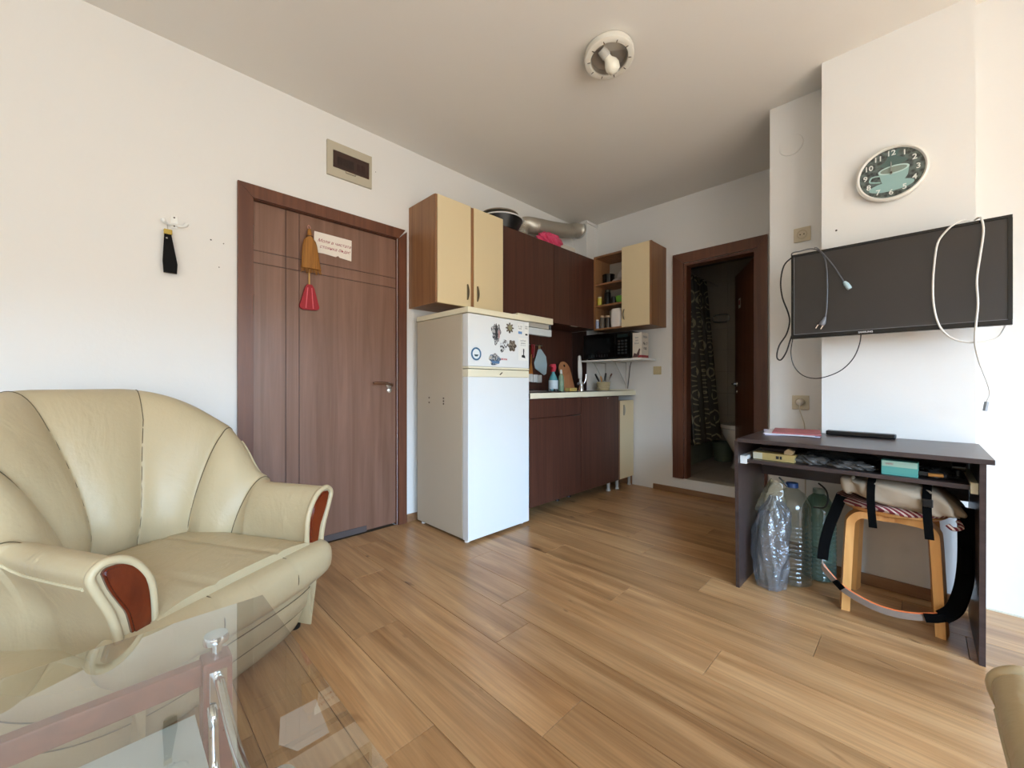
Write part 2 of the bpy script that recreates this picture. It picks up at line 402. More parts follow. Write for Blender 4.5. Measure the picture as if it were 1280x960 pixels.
obj('door_jamb', box(B(AX-.1, AX, y0-.001, y0+.003, 0, zt), AX-.1, AX, y1-.003, y1+.001, 0, zt), caseM, d)
obj('door_jamb', B(AX-.1, AX, y0+.003, y1-.003, zt-.004, zt+.001), caseM, d)
obj('weather_strip', B(lx1, lx1+.006, y0+.2, y1-.22, .006, .046, bev=.002), mat('strip_grey', '4f4644', .6), d)
for z in (1.83, 1.44, .35):
    obj('hinge', Lt([(0, 0), (.007, 0), (.007, .105), (0, .105)], (AX+.004, y0-.004, z-.05), n=10), metalM, d, smooth=True)
obj('lock_cylinder', Lt([(0, 0), (.021, 0), (.020, .007), (.014, .012), (0, .012)], (lx1, 1.405, .955), (1, 0, 0), 20), chromeM, d, smooth=True)
hd = obj('door_handle', Lt([(0, 0), (.021, 0), (.020, .006), (.010, .010), (.009, .032), (0, .034)], (lx1, 1.405, .992), (1, 0, 0), 20), metalM, d, smooth=True)
obj('lever', T([(lx1+.034, 1.412, .992), (lx1+.042, 1.395, .996), (lx1+.044, 1.35, 1.006), (lx1+.044, 1.27, 1.006)], [.010]*6+[.009]*8+[.0075]*12, 8, 5), mat('worn_bronze', '8d6f5c', .35, metal=1), hd, smooth=True)

# bathroom doorway: casing, jamb, leaf standing open inward
d2 = thing('door_2', None, None, ((bx0+bx1)/2, BY, bz), kind='structure')
fy0, fy1 = BY-.022, BY-.001
casing('casing', d2, [(-1.606, bz), (bx0, bz), (bx0, 2.095), (-1.606, 2.185)], 'y', fy0, fy1)
casing('casing', d2, [(bx1, bz), (-.848, bz), (-.848, 2.185), (bx1, 2.095)], 'y', fy0, fy1)
casing('casing', d2, [(bx0+.001, 2.096), (bx1-.001, 2.096), (-.849, 2.185), (-1.605, 2.185)], 'y', fy0-.001, fy1)
jb = bmesh.new(); box(jb, bx0, bx0+.022, BY, BY+.1, bz, 2.095); box(jb, bx1-.022, bx1, BY, BY+.1, bz, 2.095); box(jb, bx0+.022, bx1-.022, BY, BY+.1, 2.073, 2.095)
obj('door_jamb', jb, caseM, d2)
hx, hy = -.955, 3.835; ex, ey = -1.265, 4.40
vx, vy = ex-hx, ey-hy; ll = math.hypot(vx, vy); vx /= ll; vy /= ll; nx, ny = -vy, vx
def dleaf(bm, s0, s1, t0, t1, z0, z1, bev=0):
    box(bm, s0, s1, t0, t1, z0, z1, bev)
    bm.transform(Matrix(((vx, nx, 0, hx), (vy, ny, 0, hy), (0, 0, 1, 0), (0, 0, 0, 1)))); return bm
obj('door_leaf', dleaf(bmesh.new(), 0, ll, -.02, .02, bz+.012, 2.06, .002), caseM, d2)
for sgn in (1, -1):
    c = Vector((hx+vx*(ll-.06)+nx*.02*sgn, hy+vy*(ll-.06)+ny*.02*sgn, 1.0)); q = Vector((nx*sgn, ny*sgn, 0))
    h = obj('door_handle', Lt([(0, 0), (.024, 0), (.022, .006), (.009, .01), (.009, .04), (0, .042)], c, q, 18), chromeM, d2, smooth=True)
    obj('lever', T([c+q*.036, c+q*.046-Vector((vx, vy, 0))*.03, c+q*.044-Vector((vx, vy, 0))*.11], .009, 8, 4), chromeM, h, smooth=True)
    obj('keyhole_plate', Lt([(0, 0), (.02, 0), (.018, .005), (0, .006)], c-Vector((0, 0, .075)), q, 16), chromeM, d2)
st = thing('door_sticker', 'small white square sticker with a red sign on the dark bathroom door', 'sticker', (hx+vx*.47+nx*.021, hy+vy*.47+ny*.021, 1.77))
obj('paper', dleaf(bmesh.new(), .44, .51, .0205, .022, 1.72, 1.81), mat('sticker_white', 'd8d4cc', .5), st)
obj('red_sign', dleaf(bmesh.new(), .455, .495, .0221, .0226, 1.75, 1.795), redM, st)

# bathroom
tileM = mat('bath_tile', '9b907e', .3, var=.05, vscale=6); groutM = mat('grout', '6b645a', .9)
ftileM = mat('bath_floor_tile', '9a9186', .35, var=.12, vscale=5)
QX0, QX1, QY1, QZ = -2.45, -.35, 5.05, 2.45
wb = struct('wall_bathroom_back', B(QX0-.1, QX1+.1, QY1, QY1+.1, 0, QZ+.1), groutM)
cols = 7; tw = .30; th = .25
for i in range(cols):
    for j in range(9):
        x = QX0+.0+i*tw; z = bz+.005+j*th
        obj('tile', B(x+.0015, min(x+tw, QX1)-.0015, QY1-.009, QY1, z+.0015, z+th-.0015), tileM, wb, origin=(x, QY1, z))
wl = struct('wall_bathroom_left', B(QX0-.1, QX0, BY+.1, QY1, 0, QZ+.1), groutM)
for i in range(4):
    for j in range(9):
        yy = BY+.1+i*.305; z = bz+.005+j*th
        obj('tile', B(QX0, QX0+.009, yy+.0015, yy+.3035, z+.0015, z+th-.0015), tileM, wl, origin=(QX0, yy, z))
struct('wall_bathroom_right', B(QX1, QX1+.1, BY+.1, QY1, 0, QZ+.1), tileM)
struct('ceiling_bathroom', B(QX0-.1, QX1+.1, BY+.1, QY1+.1, QZ, QZ+.1), mat('bath_ceiling', 'b9b2a6', .8))
fb = struct('floor_bathroom', B(QX0, QX1, BY+.1, QY1, 0, bz-.008), groutM)
obj('sill', B(bx0, bx1, BY+.001, BY+.1, bz-.004, bz), mat('sill_stone', 'b8b0a2', .5), fb)
for i in range(7):
    for j in range(4):
        x = QX0+i*.31; yy = BY+.1+j*.31
        obj('tile', B(x+.002, min(x+.308, QX1), yy+.002, min(yy+.308, QY1-.01), bz-.008, bz), ftileM, fb, origin=(x, yy, bz))
# bathtub
bt = thing('bathtub', 'white built-in bathtub behind the shower curtain in the bathroom', 'bathtub', (-2.05, 4.4, bz))
tub = bmesh.new()
tx0, tx1, ty0, ty1, tzr = QX0+.012, -1.70, 3.84, QY1-.012, .735
rows = []
def rr(x0, x1, y0, y1, r, z, n=6):
    out = []
    for cx, cy, a in ((x1-r, y1-r, 0), (x0+r, y1-r, 90), (x0+r, y0+r, 180), (x1-r, y0+r, 270)):
        for k in range(n+1):
            t = math.radians(a+90*k/n); out.append((cx+r*math.cos(t), cy+r*math.sin(t), z))
    return out
for inset, z, r in ((0, tzr-.04, .02), (0, tzr, .02), (.05, tzr+.004, .08), (.08, tzr-.02, .1), (.13, bz+.2, .14), (.2, bz+.14, .14)):
    rows.append(rr(tx0+inset, tx1-inset, ty0+inset, ty1-inset, r, z))
V = grid(tub, rows, True); tub.faces.new(V[-1]); bmesh.ops.recalc_face_normals(tub, faces=tub.faces[:])
obj('basin', tub, mat('tub_enamel', 'd6d3ca', .2), bt, smooth=True)
obj('side_panel', B(tx1-.03, tx1-.012, ty0, ty1, bz, tzr-.04), mat('tub_panel', '8f9683', .5), bt)
# curtain
cm = bpy.data.materials.new('curtain_print'); cm.use_nodes = True; t = cm.node_tree; p = t.nodes['Principled BSDF']
N = t.nodes.new; L = t.links.new
c = N('ShaderNodeTexCoord'); mp = N('ShaderNodeMapping'); mp.inputs['Rotation'].default_value = (0, PI/2, 0); vo = N('ShaderNodeTexVoronoi'); vo.voronoi_dimensions = '2D'
vo.inputs['Scale'].default_value = 4; vo.inputs['Randomness'].default_value = .18
sx = N('ShaderNodeSeparateXYZ'); cb = N('ShaderNodeCombineXYZ'); L(c.outputs['Object'], sx.inputs[0]); L(sx.outputs['Y'], cb.inputs[0]); L(sx.outputs['Z'], cb.inputs[1])
L(cb.outputs[0], vo.inputs['Vector'])
sn = N('ShaderNodeMath'); sn.operation = 'MULTIPLY'; sn.inputs[1].default_value = 36; L(vo.outputs['Distance'], sn.inputs[0])
si = N('ShaderNodeMath'); si.operation = 'SINE'; L(sn.outputs[0], si.inputs[0])
rp = N('ShaderNodeValToRGB'); rp.color_ramp.interpolation = 'EASE'; rp.color_ramp.elements[0].position = .45; rp.color_ramp.elements[0].color = rgb('3a352c')
rp.color_ramp.elements[1].position = .8; rp.color_ramp.elements[1].color = rgb('8a8568'); lt = N('ShaderNodeMath'); lt.operation = 'LESS_THAN'; lt.inputs[1].default_value = .42; L(vo.outputs['Distance'], lt.inputs[0])
mu = N('ShaderNodeMath'); mu.operation = 'MULTIPLY'; L(si.outputs[0], mu.inputs[0]); L(lt.outputs[0], mu.inputs[1]); L(mu.outputs[0], rp.inputs[0])
L(rp.outputs[0], p.inputs['Base Color']); p.inputs['Roughness'].default_value = .6
bm = bmesh.new(); rows = []
for k in range(31):
    s = k/30; z = 2.12-s*1.72
    r = []
    for j in range(61):
        q = j/60; yy = 4.02+q*(.62+.22*s)
        r.append((-1.665+.10*s+.022*math.sin(q*34+s*1.5)+.012*math.sin(q*71), yy, z))
    rows.append(r)
grid(bm, rows)
ct = single('shower_curtain', bm, cm, 'dark shower curtain printed with rings hanging in the bathroom', 'curtain', smooth=True, origin=(-1.66, 4.4, 2.12))
sd = ct.modifiers.new('thickness', 'SOLIDIFY'); sd.thickness = .002
single('curtain_rod', T([(-1.66, BY+.102, 2.14), (-1.66, QY1-.012, 2.14)], .011, 12), chromeM, 'metal rod holding the shower curtain', 'rod')
# toilet
tl = thing('toilet', 'white ceramic toilet standing behind the open bathroom door', 'toilet', (-1.27, 4.72, bz))
cerM = mat('ceramic', 'e2dfd6', .18)
bm = bmesh.new(); rows = []
for z, rx, ry, ox in ((0, .12, .17, 0), (.04, .10, .15, 0), (.14, .09, .13, 0), (.24, .13, .19, -.01), (.34, .175, .235, -.02), (.40, .185, .245, -.02), (.41, .17, .23, -.02), (.38, .13, .19, -.02), (.26, .07, .10, -.01)):
    rows.append([(-1.27+ox+rx*math.cos(2*PI*j/28), 4.64+ry*math.sin(2*PI*j/28), bz+z) for j in range(28)])
V = grid(bm, rows, True); bm.faces.new(V[-1]); bm.faces.new(V[0][::-1]); bmesh.ops.recalc_face_normals(bm, faces=bm.faces[:])
obj('bowl', bm, cerM, tl, smooth=True)
bm = bmesh.new()
for z, s_ in ((.412, 1), ):
    o_ = [(-1.29+.195*math.cos(2*PI*j/32), 4.64+.25*math.sin(2*PI*j/32)) for j in range(32)]
    prism(bm, o_, 'z', bz+.412, bz+.445)
obj('lid', bm, cerM, tl)
obj('cistern', B(-1.40, -1.08, 4.86, 5.03, bz+.42, bz+.80, bev=.02), cerM, tl)
# towel ring and bucket
tr_ = thing('towel_holder', 'oval metal towel ring on the tiled bathroom wall', 'towel rail', (-1.60, QY1-.01, 1.75))
cx, cz = -1.61, 1.755
ring = [(cx+.085*math.copysign(abs(math.cos(a))**.6, math.cos(a)), QY1-.05, cz+.045*math.copysign(abs(math.sin(a))**.6, math.sin(a))) for a in [2*PI*k/32 for k in range(33)]]
obj('ring', T(ring, .008, 8), chromeM, tr_, smooth=True)
obj('bracket', T([(cx+.06, QY1-.05, cz+.04), (cx+.06, QY1-.011, cz+.04)], .01, 8), chromeM, tr_)
bk = thing('bucket', 'dull green plastic bucket between curtain and toilet', 'bucket', (-1.56, 4.72, bz))
obj('pail', Lt([(0, .002), (.09, .002), (.115, .2), (.12, .2), (.12, .212), (.11, .212), (.088, .012), (0, .012)], (-1.555, 4.90, bz), n=24), mat('bucket_green', '5f6b58', .5), bk, smooth=True)

# ================================================================ ARMCHAIR
def smst(a, b, x):
    t = min(1, max(0, (x-a)/(b-a))); return t*t*(3-2*t)
def lerp(a, b, t): return a+(b-a)*t
def make_armchair(label, cat, loc, rotz, group):
    A = thing('leather_armchair', label, cat, loc, rotz, group)
    raw = []
    n = 400; p_ = 2.7
    for i in range(n+1):
        th_ = -PI/2+PI*i/n
        raw.append(Vector((-.57*abs(math.cos(th_))**(2/p_), .275*math.copysign(abs(math.sin(th_))**(2/p_), math.sin(th_)))))
    acc = [0]
    for a, b in zip(raw, raw[1:]): acc.append(acc[-1]+(b-a).length)
    tot = acc[-1]
    def path(u):                 # u in -1..1
        s = (u+1)/2*tot
        lo, hi = 0, n
        while hi-lo > 1:
            m_ = (lo+hi)//2
            if acc[m_] <= s: lo = m_
            else: hi = m_
        t_ = (s-acc[lo])/max(1e-9, acc[hi]-acc[lo]); return raw[lo].lerp(raw[hi], t_)
    def nrm(u):
        e_ = .03; a = path(max(-1, u-e_)); b = path(min(1, u+e_)); d_ = (b-a).normalized(); return Vector((-d_.y, d_.x))
    armS = [(0,.26),(0,.34),(-.006,.42),(-.004,.48),(.015,.53),(.045,.565),(.08,.58),(.108,.574),(.124,.552),(.114,.51),(.090,.46),(.070,.40),(.056,.31),(.005,.06)]
    backS = [(0,.26),(.0,.36),(-.022,.47),(.0,.60),(.04,.73),(.085,.85),(.13,.93),(.175,.972),(.225,.978),(.262,.95),(.275,.88),(.255,.70),(.215,.42),(.17,.05)]
    K = 46
    def spl(S_, k):
        t_ = k/K*(len(S_)-1); i = min(int(t_), len(S_)-2); f = t_-i
        P_ = [Vector(S_[max(i-1, 0)]), Vector(S_[i]), Vector(S_[i+1]), Vector(S_[min(i+2, len(S_)-1)])]
        return .5*((2*P_[1])+(P_[2]-P_[0])*f+(2*P_[0]-5*P_[1]+4*P_[2]-P_[3])*f*f+(3*P_[1]-P_[0]-3*P_[2]+P_[3])*f**3)
    seams = [(.09, .14), (.28, .37), (.50, .64)]
    def point(u, k):
        w = abs(u); a = smst(.42, .70, w)
        H = lerp(.978, .60, smst(.10, .66, w)); f = (H-.26)/(.978-.26)
        sb = spl(backS, k); sb = Vector((sb.x*lerp(.62, 1, (f-.4)/.6 if f > .4 else 0), .26+(sb.y-.26)*f if sb.y > .26 else sb.y))
        q = sb.lerp(spl(armS, k), a)
        hf = min(1, max(0, (q.y-.36)/.5)); side = smst(.95, .6, k/K)
        ws = [-1]+sorted([-lerp(s0, s1, hf) for s0, s1 in seams]+[lerp(s0, s1, hf) for s0, s1 in seams])+[1]
        for s0, s1 in zip(ws, ws[1:]):
            if s0 <= u <= s1:
                g = (u-s0)/(s1-s0)
                if s0 == -1: g = .5+g/2 if False else .5+.5*g
                if s1 == 1: g = .5*g
                bulge = 1-abs(2*g-1)**2.6; break
        bl = (.034 if w < .6 else .012)*(bulge-1)*side*smst(.0, .12, k/K)
        nx_, ny_ = nrm(u); base = path(u)
        n_off = q.x-bl
        c_ = base+Vector((nx_, ny_))*n_off
        # a pulled tuft low in the middle of the back
        z_ = q.y
        return Vector((c_.x, c_.y, z_))
    U = [-1+2*i/300 for i in range(301)]
    rows = []
    # rounded front rims of both arms: the end section shrinks and steps forward
    def endrings(u, fwd):
        base = [point(u, k) for k in range(K+1)]; cen = sum(base, Vector())/len(base); out = []
        for sc, dx in ((.86, .024), (.93, .026), (.985, .018), (1, .0)):
            out.append([Vector((v.x+dx, cen.y+(v.y-cen.y)*sc, cen.z+(v.z-cen.z)*(sc if v.z > cen.z else 1))) for v in base])
        return out
    e0 = endrings(-1, 1); e1 = endrings(1, 1)
    rows = e0[:-1]+[[point(u, k) for k in range(K+1)] for u in U]+e1[:-1][::-1]
    bm = bmesh.new(); V = grid(bm, rows)
    for r in (V[0], V[-1]): bm.faces.new(r)
    bm.faces.new([r[0] for r in V][::-1]) if False else None
    for Ar, Br in zip(V, V[1:]): bm.faces.new((Ar[0], Br[0], Br[-1], Ar[-1]))
    bmesh.ops.recalc_face_normals(bm, faces=bm.faces[:])
    obj('backrest_and_arms', bm, leathM, A, True, True)
    for s0, s1 in seams:
        for sg in (-1, 1):
            pts = []
            for k in range(3, 33):
                z_ = point(sg*s0, k).z; hf = min(1, max(0, (z_-.36)/.5)); pts.append(point(sg*lerp(s0, s1, hf), k)+Vector((0, 0, .0)))
            obj('seam', T(pts, .0022, 5), seamM, A, True)
    for sg in (-1, 1):           # edge piping and the lacquered wood facings
        pts = [point(sg*w_, 31) for w_ in [.42+.58*i/24 for i in range(25)]]
        obj('piping', T(pts, .005, 6), pipeM, A, True, True)
        poly = [(sg*(.275+a), b) for a, b in ((.100,.552),(.09,.563),(.06,.560),(.03,.538),(.009,.50),(-.001,.44),(-.001,.36),(.018,.352),(.036,.366),(.050,.43),(.066,.465),(.087,.51))]
        poly = [tuple(v)[:2] for v in smooth_pts([(a, b, 0) for a, b in poly]+[(poly[0][0], poly[0][1], 0)], 3)][:-1]
        bm = prism(bmesh.new(), poly, 'x', .020, .036)
        ed = [e_ for e_ in bm.edges if all(v.co.x > .03 for v in e_.verts)]
        bmesh.ops.bevel(bm, geom=ed, offset=.005, segments=2, affect='EDGES')
        obj('wood_facing', bm, cherryM, A, True, True)
        rim = [(.024, sg*(.275+a), b) for a, b in ((.060,.33),(.066,.39),(.082,.45),(.105,.505),(.119,.548),(.105,.570),(.08,.576),(.045,.562),(.015,.528),(-.006,.48),(-.012,.42),(-.012,.34))]
        obj('rim_padding', T(rim, .0105, 10, 4), leathM, A, True, True)
    # rounded base body
    def sup(hw, xf, xb, z, e_=3.2, n_=72):
        cx_ = (xf+xb)/2; rx = (xf-xb)/2
        return [(cx_+rx*math.copysign(abs(math.cos(a))**(2/e_), math.cos(a)), hw*math.copysign(abs(math.sin(a))**(2/e_), math.sin(a)), z) for a in [2*PI*i/n_ for i in range(n_)]]
    bm = bmesh.new()
    V = grid(bm, [sup(0.405, -.05, -.70, .028), sup(0.430, -.02, -.72, .035), sup(0.442, .0, -.73, .07), sup(0.449, .022, -.74, .12), sup(0.445, .026, -.74, .128), sup(0.449, .036, -.74, .136), sup(0.453, .052, -.74, .20),
                  sup(0.449, .052, -.74, .209), sup(0.452, .058, -.74, .218), sup(0.445, .062, -.73, .27), sup(0.405, .04, -.70, .29)], True)
    bm.faces.new(V[0][::-1]); bm.faces.new(V[-1]); bmesh.ops.recalc_face_normals(bm, faces=bm.faces[:])
    obj('base', bm, leathM, A, True, True)
    for z_, hw, xf in ((.128, .446, .027), (.209, .450, .053)):
        pts = [Vector(p_) for p_ in sup(hw, xf, -.74, z_)]; pts = [p for p in pts if p.x > -.30]
        pts = sorted(pts, key=lambda p: math.atan2(p.y, p.x+.3)); obj('seam', T(pts, .002, 5), seamM, A, True)
    # seat cushion
    bm = bmesh.new(); rows = []
    nx_, ny_ = 44, 40
    def seat_z(x, y):
        fx = (x+.56)/.62; ez = (1-min(1, abs(y/.285))**6)*(1-abs(2*fx-1)**8 if fx < .5 else 1)
        z_ = .355+.045*max(0, ez)**.5+.012*math.cos(y*5)
        for s_ in (-.115, .115): z_ -= .007*math.exp(-((y-s_)/.010)**2)
        return z_
    for i in range(nx_+1):
        x = -.56+.60*i/nx_
        rows.append([(x, -.278+.556*j/ny_, seat_z(x, -.278+.556*j/ny_)) for j in range(ny_+1)])
    V = grid(bm, rows)
    rim = [V[0][j] for j in range(ny_+1)]+[V[i][ny_] for i in range(1, nx_+1)]+[V[nx_][j] for j in range(ny_-1, -1, -1)]+[V[i][0] for i in range(nx_-1, 0, -1)]
    low = [bm.verts.new((v.co.x, v.co.y, .27)) for v in rim]
    for j in range(len(rim)): bm.faces.new((rim[j], rim[(j+1) % len(rim)], low[(j+1) % len(rim)], low[j]))
    bm.faces.new(low); bmesh.ops.recalc_face_normals(bm, faces=bm.faces[:])
    obj('seat_cushion', bm, leathM, A, True, True)
    # padded front roll that wraps in front of the arms
    bm = bmesh.new(); rows = []
    for i in range(61):
        y = -.372+.744*i/60; q = abs(y)/.372; sc = (1-q**14)**.5*.98+.02 if q < 1 else .02
        for s_ in (-.135, .135): sc -= .035*math.exp(-((y-s_)/.007)**2)
        xc = .038-.24*y*y; ring = []
        for j in range(28):
            a = 2*PI*j/28; c_, s_2 = math.cos(a), math.sin(a)
            ring.append((xc+.078*sc*math.copysign(abs(c_)**.8, c_), y, .312+.072*sc*math.copysign(abs(s_2)**.8, s_2)))
        rows.append(ring)
    V = grid(bm, rows, True); bm.faces.new(V[0]); bm.faces.new(V[-1][::-1]); bmesh.ops.recalc_face_normals(bm, faces=bm.faces[:])
    obj('seat_front_roll', bm, leathM, A, True, True)
    for s_ in (-.135, .135):
        pts = [(.038-.24*s_*s_+.0755*math.cos(a), s_, .312+.0700*math.sin(a)) for a in [math.radians(x_) for x_ in range(-60, 125, 8)]]
        obj('seam', T(pts, .002, 5), seamM, A, True)
        pts = [(x_, s_*.86, seat_z(x_, s_*.86)+.0005) for x_ in [-.50+.5*i/16 for i in range(17)]]
        obj('seam', T(pts, .0018, 5), seamM, A, True)
    for fx, fy in ((-.10, .33), (-.10, -.33), (-.62, .30), (-.62, -.30)):
        obj('foot', Lt([(0, 0), (.022, 0), (.026, .03), (0, .03)], (fx, fy, 0), n=14), blackM, A, True)
    return A
ch = make_armchair('cream leather barrel armchair with channelled back and red wooden arm facings, by the entrance door', 'armchair',
                   (-1.565, .304, 0), math.radians(29), 'cream leather armchairs')
c2 = copy_tree(ch); c2.location = (.475, .925, 0); c2.rotation_euler = (0, 0, math.radians(90))
c2['label'] = 'second cream leather armchair, only its rounded arm showing at the bottom right edge'

# ================================================================ GLASS COFFEE TABLE
tb = thing('coffee_table', 'glass topped coffee table with reddish wooden frame and chrome tubes, in front of the armchair', 'coffee table', (-.885, -.28, 0))
gx0, gx1, gy0, gy1, gz0 = -1.21, -.54, -.86, .287, .442
glassM = clear('table_glass', 'f7faf8', 0.0, .0, .012, 1.52, gain=3.0)
obj('glass_top', B(gx0, gx1, gy0, gy1, gz0, gz0+.008, bev=.001), glassM, tb)
frost = mat('frosted_shelf', 'c9cdca', .35)
obj('lower_shelf', B(gx0+.08, gx1-.08, gy0+.13, gy1-.15, .262, .270, bev=.001), frost, tb)
for px in (gx0+.10, gx1-.10):
    for py in (gy0+.115, gy1-.115):
        pst = obj('post', B(px-.027, px+.027, py-.027, py+.027, 0, .395, bev=.006), tabM, tb)
        obj('glass_support', Lt([(0, 0), (.011, 0), (.011, .026), (.024, .030), (.025, .038), (.022, .0465), (0, .0465)], (px, py, .395), n=20), chromeM, tb, smooth=True)
        obj('mounting_plate', B(px+(.027 if px < -.9 else -.030), px+(.030 if px < -.9 else -.027), py-.016, py+.016, .29, .375, bev=.001), chromeM, tb)
    obj('rail', B(px-.014, px+.014, gy0+.14, gy1-.14, .345, .392, bev=.004), tabM, tb)
for py in (gy0+.115, gy1-.115):
    a, b = gx0+.13, gx1-.13
    obj('chrome_stretcher', T([(a, py, .355), (a+.015, py, .356), (lerp(a, b, .3), py, .325), (lerp(a, b, .5), py, .315), (lerp(a, b, .7), py, .325), (b-.015, py, .356), (b, py, .355)], .0095, 10, 5), chromeM, tb, smooth=True)
    obj('chrome_stretcher', T([(a, py-.012, .30), (a+.018, py-.012, .285), (a+.026, py-.012, .22), (a+.05, py-.012, .18), (lerp(a, b, .35), py-.012, .165), (lerp(a, b, .65), py-.012, .165), (b-.05, py-.012, .18), (b-.026, py-.012, .22), (b-.018, py-.012, .285), (b, py-.012, .30)], .0095, 10, 4), chromeM, tb, smooth=True)
lb = single('table_label', prism(bmesh.new(), [(-.755, .262), (-.668, .252), (-.668, .205), (-.70, .188), (-.755, .205)], 'z', gz0-.0008, gz0-.0001),
            clear('label_film', 'fdf6f2', .02, .3, .45, wcol='f4e4da'), 'faint care label stuck under the glass table top near its edge', 'label')

# ================================================================ FRIDGE
fr = thing('fridge', 'tall white two-door fridge freezer with its side tinted grey-beige as shade, beside the entrance door', 'fridge', (-2.27, 1.865, 0))
fx0, fx1, fya, fyb = -2.56, -2.035, 1.585, 2.14
obj('body', B(fx0, fx1, fya, fyb, .022, 1.445, bev=.004), fridgeS, fr)
obj('top_cover', B(fx0, -1.972, fya-.004, fyb+.004, 1.447, 1.483, bev=.006), trimM, fr)
obj('freezer_door', B(fx1+.004, -1.974, fya, fyb, 1.112, 1.442, bev=.004), fridgeM, fr)
obj('door_trim', B(fx1+.004, -1.972, fya, fyb, 1.098, 1.111, bev=.002), trimM, fr)
lowd = obj('fridge_door', B(fx1+.004, -1.974, fya, fyb, .020, 1.045, bev=.004), fridgeM, fr)
obj('handle_strip', B(fx1+.004, -1.975, fya, fyb, 1.046, 1.094, bev=.002), trimM, fr)
obj('door_gasket', B(fx1, fx1+.004, fya+.006, fyb-.006, .03, 1.44), mat('gasket', '6e685c', .7), fr)
for px in (fx0+.04, fx1+.01):
    for py in (fya+.03, fyb-.03): obj('foot', Lt([(0, 0), (.016, 0), (.014, .022), (0, .022)], (px, py, 0), n=12), whiteM, fr)
for px, pz in ((-2.405, .905), (-2.405, .872), (-2.235, .905), (-2.235, .886), (-2.235, .868)):
    obj('screw_cap', B(px-.006, px+.006, fya-.002, fya+.001, pz-.005, pz+.005), mat('cap_dark', '5b4a3c', .6), fr)
obj('door_emblem', prism(bmesh.new(), [(1.85, 1.062), (1.872, 1.078), (1.878, 1.076), (1.858, 1.060)], 'x', -1.975, -1.972), darkmet, fr)

def speck(name, c1, c2, c3, sc):
    m = bpy.data.materials.new(name); m.use_nodes = True; t = m.node_tree; p = t.nodes['Principled BSDF']
    n = t.nodes.new('ShaderNodeTexNoise'); n.inputs['Scale'].default_value = sc; n.inputs['Detail'].default_value = 2
    c = t.nodes.new('ShaderNodeTexCoord'); t.links.new(c.outputs['Object'], n.inputs['Vector'])
    r = t.nodes.new('ShaderNodeValToRGB'); r.color_ramp.elements[0].color = rgb(c1); r.color_ramp.elements[0].position = .42
    r.color_ramp.elements[1].color = rgb(c3); r.color_ramp.elements[1].position = .62; q = r.color_ramp.elements.new(.52); q.color = rgb(c2)
    t.links.new(n.outputs['Fac'], r.inputs[0]); t.links.new(r.outputs[0], p.inputs['Base Color']); p.inputs['Roughness'].default_value = .45
    return m
XF = -1.9738
def outline(cy, cz, w, h, fn, n=48):
    return [(cy+w*fn(2*PI*i/n)*math.cos(2*PI*i/n), cz+h*fn(2*PI*i/n)*math.sin(2*PI*i/n)) for i in range(n)]
mg = 'magnets on the freezer door'
m_ = thing('fridge_magnet', 'round white magnet with blue ring and dark boat, at lower left of the freezer door', 'magnet', (XF, 1.645, 1.19), group=mg)
obj('disc', Lt([(0, 0), (.038, 0), (.038, .004), (0, .004)], (XF, 1.645, 1.19), (1, 0, 0), 32), mat('magnet_white', 'dfe8ec', .4), m_)
obj('blue_ring', Lt([(.031, .004), (.041, .004), (.041, .006), (.031, .006), (.031, .004)], (XF, 1.645, 1.19), (1, 0, 0), 32), mat('magnet_blue', '3f6f95', .4), m_)
obj('boat', prism(bmesh.new(), [(1.628, 1.186), (1.664, 1.186), (1.655, 1.174), (1.637, 1.174)], 'x', XF+.004, XF+.006), mat('magnet_ink', '2c4a52', .5), m_)
obj('top_mark', prism(bmesh.new(), [(1.640, 1.222), (1.652, 1.222), (1.646, 1.229)], 'x', XF+.006, XF+.007), MC['magnet_ink'], m_)
def magnet(label, cy, cz, w, h, fn, m, extra=()):
    t_ = thing('fridge_magnet', label, 'magnet', (XF, cy, cz), group=mg)
    obj('relief', prism(bmesh.new(), outline(cy, cz, w, h, fn), 'x', XF, XF+.005), m, t_)
    for nm, poly, mm in extra: obj(nm, prism(bmesh.new(), poly, 'x', XF+.005, XF+.008), mm, t_)
greyrel = speck('souvenir_grey', '3f4044', '85888c', 'c9c6c2', 90); brownrel = speck('souvenir_brown', '3a3026', '6e6253', 'a49d93', 110); bluerel = speck('souvenir_blue', '38485e', '7a93a8', 'c2b7a6', 80)
magnet('tall jagged grey and pink souvenir magnet on the freezer door', 1.818, 1.335, .036, .062, lambda a: 1+.18*math.sin(3*a)+.14*math.sin(7*a+1), greyrel,
       [('tower', [(1.805, 1.36), (1.815, 1.40), (1.825, 1.36), (1.828, 1.31), (1.812, 1.30)], mat('mag_dark', '34363a', .5)), ('pink_wall', [(1.832, 1.36), (1.846, 1.35), (1.846, 1.31), (1.835, 1.30)], mat('mag_pink', 'b58a8a', .5))])
magnet('small silver star-shaped magnet at the top of the freezer door', 1.943, 1.382, .038, .036, lambda a: .78+.25*math.cos(8*a), brownrel,
       [('centre', circ(1.943, 1.384, .018, n=20), mat('mag_olive', '8b8a6c', .4))])
magnet('open curled black and white magnet in the middle of the freezer door', 1.888, 1.258, .032, .05, lambda a: .85+.3*math.sin(2*a+.6)+.12*math.sin(5*a), speck('souvenir_bw', '2b2a2c', 'd8dde0', 'dde3e6', 70))
magnet('lobed dark brown magnet right of the curled one on the freezer door', 1.967, 1.262, .040, .042, lambda a: .88+.14*math.cos(6*a), brownrel)
